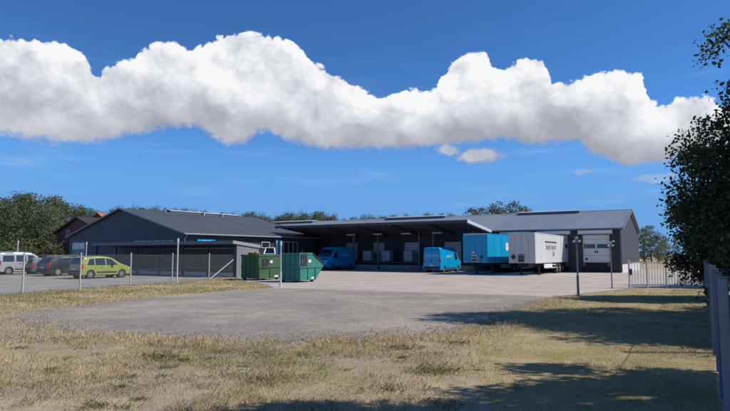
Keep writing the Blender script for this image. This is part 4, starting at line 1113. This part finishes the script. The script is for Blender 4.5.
def trunk_mesh(h, r, lobes, g, m, lean=(0, 0), twigs=(), limbs=True):
    mb = MB(); n = 6
    pts = [(lean[0]*(i/n)+g.normal()*.05*h/10, lean[1]*(i/n)+g.normal()*.05*h/10, h*i/n) for i in range(n+1)]; pts[0] = (0, 0, -.1)
    mb.path(pts, [r*(1-.8*i/n)*(1.35 if i == 0 else 1) for i in range(n+1)], 9)
    if limbs:
        for l in lobes:
            z0 = min(h*.85, max(h*.22, l[2]-.9*math.hypot(l[0], l[1])*.6-l[5]*.3)); f = z0/h; b = Vector((lean[0]*f, lean[1]*f, z0)); e = Vector((l[0], l[1], l[2]+l[5]*.25))
            mid = b.lerp(e, .5)+Vector((g.normal()*.12, g.normal()*.12, -.10*(e-b).length))
            rr = r*(1-.8*f)*.55
            mb.path([b, b.lerp(mid, .5), mid, mid.lerp(e, .6), e], [rr, rr*.85, rr*.65, rr*.4, rr*.14], 6)
            for _ in range(4):
                s = mid.lerp(e, g.random()); q = Vector((l[0]+g.uniform(-1, 1)*l[3]*.6, l[1]+g.uniform(-1, 1)*l[4]*.6, l[2]+g.uniform(-1, 1)*l[5]*.6))
                mb.path([s, s.lerp(q, .5)+Vector((0, 0, .05)), q], [rr*.32, rr*.2, rr*.06], 5)
    for i, c in twigs:     # a twig out to every leaf cluster
        l = lobes[i]; a = Vector(l[:3]); e = Vector(c); a = a.lerp(e, .25)
        md = a.lerp(e, .55)+Vector((0, 0, -.05)); x = e+(e-a)*.12
        mb.path([a, md, x], [.016, .011, .004], 4)
    return mb.mesh('trunk', m, True)
class Tree:
    def __init__(s, h, r, lobes, nclump, nleaf, spread, size, seed, lm, bm_, aspect=.55, shell=.55, lean=(0, 0)):
        g = np.random.default_rng(seed)
        p, t, cen = crown_points(lobes, nclump, nleaf, spread, g, shell)
        p[:, 2] = np.maximum(p[:, 2], .12)
        s.crown = quads_mesh('crown', leaves(p, size, g, aspect), 4, t, lm)
        s.trunk = trunk_mesh(h, r, lobes, g, bm_, lean, cen if nleaf >= 40 else ())
    def put(s, name, label, X, Y, sc_=1.0, rz=0.0, group=None, sz=None, cat='tree'):
        o = empty(name, (X, Y, 0), rz, label, cat, group); o.scale = (sc_, sc_, sz or sc_)
        share('trunk', s.trunk, o); share('crown', s.crown, o)
        return o
def bushy(h, w, seed, n=9, low=.25):
    g = np.random.default_rng(seed); L = []
    for i in range(n):
        a = i*2.4+g.random(); f = low+(1-low)*(i+.5)/n; rr = w*.5*math.sin(math.pi*min(.98, max(.12, (f*.85+.1))))**.6
        q = rr*(.35+.5*g.random()); z = h*f*.92
        s = w*(.20+.10*g.random())
        L.append((math.cos(a)*q, math.sin(a)*q, z, s, s, s*.8))
    L.append((0, 0, h*.9, w*.16, w*.16, h*.10))
    return L
# the big broadleaf tree behind the right fence, its near neighbour off to the right, and a further one
big1 = [(-3.1,.4,3.7,1.25,1.5,.95),(-2.6,-.3,2.7,1.5,1.6,.9),(-2.2,.6,5.2,1.6,1.7,1.15),(-.2,-.4,4.0,2.0,2.0,1.6),(-1.2,.3,6.6,1.35,1.5,1.0),(.6,0,7.2,2.0,2.0,1.5),(-2.85,.1,8.15,.5,.6,.5),(.4,.3,9.3,1.9,1.9,1.3),(2.4,.3,5.2,2.1,2.1,1.8),(2.6,-.4,8.0,1.8,1.8,1.4),(.8,.5,2.3,2.2,2.0,1.0),(-1.2,1.0,2.0,1.3,1.4,.8),(.2,-3.0,5.0,1.7,1.3,1.1),(.8,-2.4,7.0,1.8,1.4,1.2),(1.6,-3.2,3.6,1.8,1.2,1.0),(1.4,2.4,6.4,1.7,1.5,1.2)]
T1 = Tree(8.8, .26, big1, 1500, 66, .26, .135, 21, m_oak, m_bark)
T1.put('broadleaf_tree', 'large dark broadleaf tree leaning over the fence at right edge', 13.5, 16.2)
big2 = [(-2.4,-.2,3.2,1.7,1.7,1.3),(-2.0,.6,1.7,1.8,1.8,1.1),(0,0,4.6,2.3,2.2,1.7),(2.0,.4,3.2,2.2,2,1.8),(.4,-.6,1.8,2.3,2.1,1.2),(.6,.2,6.6,1.9,1.9,1.4),(2.4,0,5.6,1.8,1.8,1.4)]
T2 = Tree(6.5, .22, big2, 1000, 60, .28, .155, 22, m_oak, m_bark)
T2.put('broadleaf_tree', 'dense lower broadleaf tree behind the fence near the gate', 17.2, 23.8)
T2.put('broadleaf_tree', 'shrubby tree filling the gap behind the gate end of fence', 23.4, 32.5, .8, 2.0)
big3 = [(-5.9,-.7,6.3,.8,.5,.5),(-4.6,-.2,6.1,.9,.55,.55),(-3.4,-.9,6.3,.9,.6,.6),(-2.2,-.1,6.2,1.0,.6,.6),(-1.0,-.8,6.6,1.2,.7,.8),(.4,-.4,6.4,1.4,.8,1.0),(-3.0,-1.2,7.6,1.2,.6,.6),(-.4,-1.0,8.4,1.7,.9,1.1),(1.6,-.3,6.8,1.5,.8,1.1),(-1.9,1.0,5.9,1.0,.26,.35),(-.6,1.6,5.8,1.1,.22,.30),(.6,2.2,5.9,.9,.22,.28),(-.9,2.7,6.2,.7,.16,.22),(1.6,1.2,6.6,1.0,.4,.5)]
T3 = Tree(8.0, .25, big3, 1700, 44, .26, .17, 23, m_oak, m_bark)
T3.put('broadleaf_tree', 'broadleaf tree just outside the view that shades the near lawn', 10.3, 6.5)
T2.put('broadleaf_tree', 'broadleaf tree just beyond the right edge, next to the large one', 14.3, 12.9, 1.12, 1.0)
for lb, X, Y, s_ in (('unseen row added at right for deeper shade, level with the gate', 22.5, 17.5, 1.05), ('unseen row added at right for deeper shade, level with the lawn', 20.5, 9.0, 1.1), ('unseen row added at right for deeper shade, nearest the camera', 17.0, 2.5, 1.1)):  # unseen trees added to block sky light and darken the lawn shade
    T1.put('broadleaf_tree', 'broadleaf tree of the '+lb, X, Y, s_, X)
# sunlit scrub in front of the dark tree, behind the boards
sb_ = Tree(2.2, .06, [(0,0,1.6,1.1,1.0,.8),(.8,.2,1.1,1.0,.9,.7),(-.8,-.1,1.0,.9,.9,.7),(.2,.1,2.4,.6,.6,.5)], 170, 22, .2, .13, 31, m_scrub, m_bark)
sb_.put('leafy_shrub', 'pale green shrub rising above the fence at right', 9.3, 12.9, 1.0, .4, cat='shrub')

# pine wood on the left
PR = []
for i in range(4):
    PR.append(Tree(11.5, .19, bushy(13, 6.0+.5*i, 40+i, 11, .12), 260, 17, .48, .42, 50+i, m_pine, m_pinebark, .35))
AR_ = [Tree(9.5, .17, bushy(11.5, 6.5, 60+i, 12, .10), 190, 17, .42, .34, 70+i, m_airy, m_bark, .6) for i in range(3)]
SC_ = [Tree(2.2, .08, bushy(3.4, 4.5, 80+i, 6, .2), 110, 15, .35, .30, 90+i, m_scrub, m_bark, .6) for i in range(2)]
rr = random.Random(5)
def top_h(px):
    return lerp([(-40,194),(20,193),(47,192.5),(60,199),(75,203),(90,207),(110,211),(130,212)], px)
cnt = 0; fi = 0
ORD = ['first', 'second', 'third', 'fourth', 'fifth', 'sixth', 'seventh', 'eighth', 'ninth']
for row, Y in enumerate((93, 101, 110, 121)):
    px = -45 + row*4
    while px < (104 if row < 2 else 128):
        if px > 66 and Y < 112: px += 8; continue
        X = (px-365)/562*Y
        hh_ = 1.9 + (254.5-top_h(px))*Y/562
        s = hh_/13.2*(.80+.22*rr.random() if row < 3 else .98)
        PR[cnt % 4].put('pine_tree', (ORD[fi]+' front pine from the left edge in the wood behind the cars') if row == 0 and px > -12 and fi < 8 else 'pine tree standing deeper in the dense wood behind the parked cars', X+rr.uniform(-.8, .8), Y+rr.uniform(-2.5, 2.5), s*rr.uniform(.9, 1.05), rr.uniform(0, 6.28), 'pines of the wood on the left', s)
        if row == 0 and px > -12: fi += 1
        cnt += 1; px += 15+rr.uniform(-3, 4)
for i in range(9):
    px = -30+i*12
    if px > 62: break
    Y = 84+rr.uniform(-2, 3); SC_[i % 2].put('scrub_bush', 'pale scrub bush at the foot of the pine wood', (px-365)/562*Y, Y, rr.uniform(.8, 1.2), rr.uniform(0, 6), 'scrub along the wood edge', cat='bush')
for px in range(58, 128, 8):
    Y = 116+rr.uniform(-3, 4); s = (1.9+(254.5-top_h(px)+1)*Y/562)/13.2*rr.uniform(.92, 1.06)
    PR[cnt % 4].put('pine_tree', 'pine tree standing deeper in the dense wood behind the parked cars', (px-365)/562*Y, Y, s*.9, rr.uniform(0, 6), 'pines of the wood on the left', s); cnt += 1
# far line of pines over the roofs
for row, Y in enumerate((172, 186)):
    px = 112+row*5
    while px < 470:
        yt = lerp([(112,209),(150,208.5),(175,209),(200,213),(240,215),(280,215),(305,213),(340,217),(400,217),(440,216),(470,217)], px) - 2.0 + rr.uniform(-2.0, 4.0)
        h_ = 1.9+(254.5-yt)*Y/562; s = h_/13.2
        PR[cnt % 4].put('pine_tree', 'far pine showing its top above the depot roofs', (px-365)/562*Y, Y+rr.uniform(-4, 4), s*rr.uniform(.75, 1.0), rr.uniform(0, 6.28), 'far pines behind the depot', s)
        cnt += 1; px += 8.5+rr.uniform(-3, 4)
for i, (px, yt) in enumerate(((472, 212), (484, 210), (498, 206.5), (512, 206), (522, 209))):
    Y = 112+3*i; h_ = 1.9+(254.5-yt)*Y/562
    AR_[i % 3].put('broadleaf_tree', ['small rounded tree at the left of the group over the hall roof', 'thin crowned tree second from left behind the hall roof', 'middle tree of the group behind the hall roof', 'tallest tree of the group behind the hall roof', 'rightmost tree of the group behind the hall roof'][i], (px-365)/562*Y, Y, h_/11.9*.95, i*1.3, 'broadleaf trees behind the hall', h_/10.9)
for i, (px, yt, Y) in enumerate(((643, 229, 120), (650, 224, 128), (657, 232, 118), (664, 236, 135), (676, 238, 140), (690, 236, 138), (705, 234, 140), (722, 234, 138))):
    h_ = 1.9+(254.5-yt)*Y/562
    AR_[i % 3].put('broadleaf_tree', ORD[i]+' tree from the hall in the row across the field', (px-365)/562*Y, Y, h_/11.9*1.1, i*2.1, 'trees beyond the field', h_/11.9)

# ------------------------------------------------------------------ grass
def inside(P, poly):
    x, y = P[:, 0], P[:, 1]; r = np.zeros(len(P), bool); n = len(poly)
    for i in range(n):
        x0, y0 = poly[i][0], poly[i][1]; x1, y1 = poly[(i+1) % n][0], poly[(i+1) % n][1]
        if y0 == y1: continue
        c = ((y0 > y) != (y1 > y)) & (x < (x1-x0)*(y-y0)/(y1-y0)+x0); r ^= c
    return r
def blade_material(name, stops):
    m = bpy.data.materials.new(name); m.use_nodes = True
    t = NT(m.node_tree); bs = t.n['Principled BSDF']; out = t.n['Material Output']
    at = t.node('ShaderNodeAttribute'); at.attribute_name = 'tint'
    r = t.node('ShaderNodeValToRGB'); t.l.new(at.outputs['Fac'], r.inputs[0])
    e = r.color_ramp.elements; e[0].position = stops[0][0]; e[0].color = (*stops[0][1], 1); e[1].position = stops[-1][0]; e[1].color = (*stops[-1][1], 1)
    for p, c in stops[1:-1]: q = e.new(p); q.color = (*c, 1)
    t.l.new(r.outputs[0], bs.inputs['Base Color']); bs.inputs['Roughness'].default_value = .75; bs.inputs['Specular IOR Level'].default_value = .15
    tr = t.node('ShaderNodeBsdfTranslucent'); t.l.new(r.outputs[0], tr.inputs[0]); mx = t.node('ShaderNodeMixShader'); mx.inputs[0].default_value = .3
    t.l.new(bs.outputs[0], mx.inputs[1]); t.l.new(tr.outputs[0], mx.inputs[2]); t.l.new(mx.outputs[0], out.inputs[0])
    return m
m_blade = blade_material('grass_blades', [(0, (.13,.15,.055)), (.24, (.26,.24,.095)), (.46, (.46,.365,.20)), (.75, (.61,.49,.30)), (1, (.72,.60,.40))])
def blades(P, h, w, tint, g, lean=.5, bend=.35):
    n = len(P)
    a = g.random(n)*2*np.pi; dx, dy = np.cos(a), np.sin(a)
    b = g.random(n)*2*np.pi; L = (lean*(.3+g.random(n)))*h
    base = np.column_stack([P[:, 0], P[:, 1], np.full(n, .004)])
    side = np.column_stack([dx, dy, np.zeros(n)])*w[:, None]*.5
    mid = base+np.column_stack([np.cos(b)*L*bend, np.sin(b)*L*bend, h*.6]); tip = base+np.column_stack([np.cos(b)*L, np.sin(b)*L, h])
    V = np.stack([base-side, base+side, mid+side*.75, tip, mid-side*.75], 1)
    return V.reshape(-1, 3), tint
def scatter(bounds, dens, g, keep):
    x0, x1, y0, y1 = bounds; n = int((x1-x0)*(y1-y0)*dens)
    P = np.column_stack([g.uniform(x0, x1, n), g.uniform(y0, y1, n)])
    P = P[np.abs(P[:, 0]) < P[:, 1]*.72+3.0]
    return P[keep(P)]
road = [(p.x, p.y) for p in road_pts]; yardp = [(p[0], p[1]) for p in YARD]; parkp = [(p[0], p[1]) for p in PARK]
g = np.random.default_rng(99)
Vs, Ts = [], []
def off_paving(P, fuzz=.12):
    Q = P+g.normal(size=P.shape)*fuzz
    return ~(inside(Q, road) | inside(Q, yardp) | inside(P, parkp))
def add(P, hmul, wmul, base_t=None):
    x, y = P[:, 0], P[:, 1]
    n1 = vnoise(x, y, 2.6, 1); n2 = vnoise(x, y, .7, 2); n3 = vnoise(x, y, .28, 3)
    tint = .50+(n1-.5)*.9+(n2-.5)*.7+(n3-.5)*.2+g.normal(0, .13, len(P))
    lawn = np.clip((x-(.12*y+.2))/1.6, 0, 1)          # the mown side on the right
    h = (.022+.062*np.clip(n2*1.3-.2, 0, 1)*(.4+n1))*(1-.55*lawn)*(.6+.8*g.random(len(P)))*hmul
    tint = tint-.13*lawn
    if base_t is not None: tint = tint+base_t
    w = (.0035+.0028*g.random(len(P)))*wmul
    V, t = blades(P, h, w, np.clip(tint, 0, 1), g, .9); Vs.append(V); Ts.append(t)
clumpy = lambda P: g.random(len(P)) < np.clip(.42+2.4*(vnoise(P[:, 0], P[:, 1], .33, 12)*.5+vnoise(P[:, 0], P[:, 1], 1.4, 13)*.7-.50), .05, 1)
worn = lambda P: (P[:, 0] > -6.5) | (P[:, 1] < 13) | (g.random(len(P)) < .35)
south = lambda P: off_paving(P, .3) & clumpy(P) & worn(P) & (P[:, 1] < 34) & ~inside(P, VERGE)
for (ya, yb, d, wm, hm) in ((2.2, 6.5, 1900, 1.0, 1.0), (6.5, 9, 1300, 1.2, 1.0), (9, 12, 800, 1.6, 1.05), (12, 16, 420, 2.2, 1.1), (16, 22, 200, 3.2, 1.15), (22, 33, 90, 4.5, 1.2)):
    P = scatter((-yb*.72-2.6, min(yb*.66+1.0, 19), ya, yb), d, g, south)
    fx = np.where(P[:, 1] > 6, .593*P[:, 1]+.12, 4.2)
    P = P[P[:, 0] < fx]
    add(P, hm, wm)
inv = lambda P: inside(P, VERGE) & off_paving(P, .10)
for (ya, yb, d, wm) in ((15, 22, 260, 3.0), (22, 30, 170, 4.0), (30, 48, 90, 5.0)):
    add(scatter((-yb*.72-3.0, -4.5, ya, yb), d, g, inv), .95, wm, -.16)
# straw fringe along the edge of the asphalt
ed = []
for a, b in zip(ROAD[2:11], ROAD[3:12]):
    L = math.dist(a, b); k = int(L*420)
    t = g.random(k)[:, None]; q = np.array(a)*(1-t)+np.array(b)*t
    nn = np.array([(b[1]-a[1]), -(b[0]-a[0])])/L
    ed.append(q+nn*(np.abs(g.normal(0, .55, (k, 1)))-.12))
ed = np.concatenate(ed); ed = ed[vnoise(ed[:, 0], ed[:, 1], .8, 8) > .38]
V, t = blades(ed, .04+.13*g.random(len(ed))*vnoise(ed[:, 0], ed[:, 1], .6, 4), .008+.006*g.random(len(ed)), np.clip(g.normal(.86, .10, len(ed)), 0, 1), g, .5); Vs.append(V); Ts.append(t)
# stray tufts creeping over the broken asphalt edge
ed = []
for a, b in zip(ROAD[0:10], ROAD[1:11]):
    L = math.dist(a, b); k = int(L*150); t = g.random(k)[:, None]; q = np.array(a)*(1-t)+np.array(b)*t
    nn = np.array([(b[1]-a[1]), -(b[0]-a[0])])/L
    ed.append(q-nn*np.abs(g.normal(0, .75, (k, 1))))
ed = np.concatenate(ed); ed = ed[vnoise(ed[:, 0], ed[:, 1], .45, 18) > .55]
V, t = blades(ed, .03+.07*g.random(len(ed)), .007+.006*g.random(len(ed)), np.clip(g.normal(.62, .2, len(ed)), 0, 1), g, .8); Vs.append(V); Ts.append(t)
# tall dry stalks and green weed tufts
def stalks(cx, cy, n, sp, h0, h1, tint, w=.005, lean=.35):
    P = np.column_stack([g.normal(cx, sp, n), g.normal(cy, sp, n)]); ok = off_paving(P, .0); P = P[ok]
    V, t = blades(P, g.uniform(h0, h1, len(P)), np.full(len(P), w), np.clip(g.normal(tint, .08, len(P)), 0, 1), g, lean, .6 if h1 > .1 else .35); Vs.append(V); Ts.append(t)
for cx, cy in ((-3.1, 5.9), (-3.2, 6.3), (-2.2, 6.8), (-.9, 6.4), (-3.6, 7.4), (-4.4, 8.0)): stalks(cx, cy, 30, .12, .12, .40, .82, .0035)
for cx, cy in ((-2.9, 5.9), (-2.5, 6.4)): stalks(cx, cy, 9, .10, .35, .70, .92, .0035)
for i in range(28):
    cy = g.uniform(4.6, 12.5); cx = g.uniform(-.66, .30)*cy
    stalks(cx, cy, int(50*g.uniform(.5, 1.6)), g.uniform(.05, .16), .02, .07, g.uniform(.05, .28), .006, 1.2)
for i in range(48):        # flat green weeds
    cy = 5.0+8.0*g.random()**1.3; cx = g.uniform(-.64, .16)*cy
    stalks(cx, cy, int(60*g.uniform(.4, 1.5)), g.uniform(.04, .15), .012, .05, g.uniform(0, .12), .011, 2.2)
for cx, cy in ((1.05, 9.2), (1.25, 9.4), (.35, 8.1), (-1.5, 8.6), (-3.9, 10.6), (2.0, 12.2), (.75, 11.6)):
    stalks(cx, cy, 220, .20, .02, .08, .06, .010, 1.5)
for i in range(26):
    cy = g.uniform(4.6, 12.5); cx = g.uniform(-.66, .2)*cy
    stalks(cx, cy, int(34*g.uniform(.5, 1.4)), g.uniform(.06, .2), .05, .16, g.uniform(.6, .95), .004, .8)
for i in range(30):
    tt = g.random(); q = Vector((-17.6, 24.4)).lerp(Vector((-11.4, 45.5)), tt)
    stalks(q.x+.25, q.y, 30, .22, .06, .28, g.uniform(.1, .5), .014, .6)
V = np.concatenate(Vs); T = np.concatenate(Ts)
go = bpy.data.objects.new('dry_grass', quads_mesh('dry_grass', V, 5, T, m_blade)); col.objects.link(go)
tag(go, 'short dry straw coloured grass with green tufts on the ground', 'grass', kind='stuff')
print('blades', len(T), 'meshes', len(bpy.data.meshes))

# loose gravel along the broken asphalt edge
gp_ = []
for a, b in zip(ROAD[-3:]+ROAD[0:10], ROAD[-2:]+ROAD[0:11]):
    L = math.dist(a, b); k = int(L*330); t = g.random(k)[:, None]; q = np.array(a)*(1-t)+np.array(b)*t
    nn = np.array([(b[1]-a[1]), -(b[0]-a[0])])/max(L, .01)
    gp_.append(q+nn*g.normal(.15, .55, (k, 1)))
gp_ = np.concatenate(gp_); n = len(gp_); r_ = .008+.022*g.random(n)**2
base = np.column_stack([gp_, r_*.3+.005])
dirs = np.array([(1, 0, 0), (0, 1, 0), (-1, 0, 0), (0, -1, 0), (0, 0, 1)], float)
jit = dirs[None]*(.7+.6*g.random((n, 5, 1)))*r_[:, None, None]*np.array([1, 1, .7])
ang = g.random(n)*6.28; ca, sa = np.cos(ang)[:, None], np.sin(ang)[:, None]
jx = jit[..., 0]*ca-jit[..., 1]*sa; jy = jit[..., 0]*sa+jit[..., 1]*ca
pv_ = base[:, None]+np.stack([jx, jy, jit[..., 2]], -1)
tri = np.array([(0, 1, 4), (1, 2, 4), (2, 3, 4), (3, 0, 4)])
gv = pv_[:, tri].reshape(-1, 3)
m_grav = blade_material('gravel_stones', [(0, (.16,.14,.12)), (.5, (.33,.29,.24)), (1, (.52,.46,.38))])
gr = bpy.data.objects.new('gravel', quads_mesh('gravel', gv, 3, np.repeat(g.random(n), 4), m_grav)); col.objects.link(gr)
tag(gr, 'loose gravel scattered along the broken edge of the asphalt', 'gravel', kind='stuff')
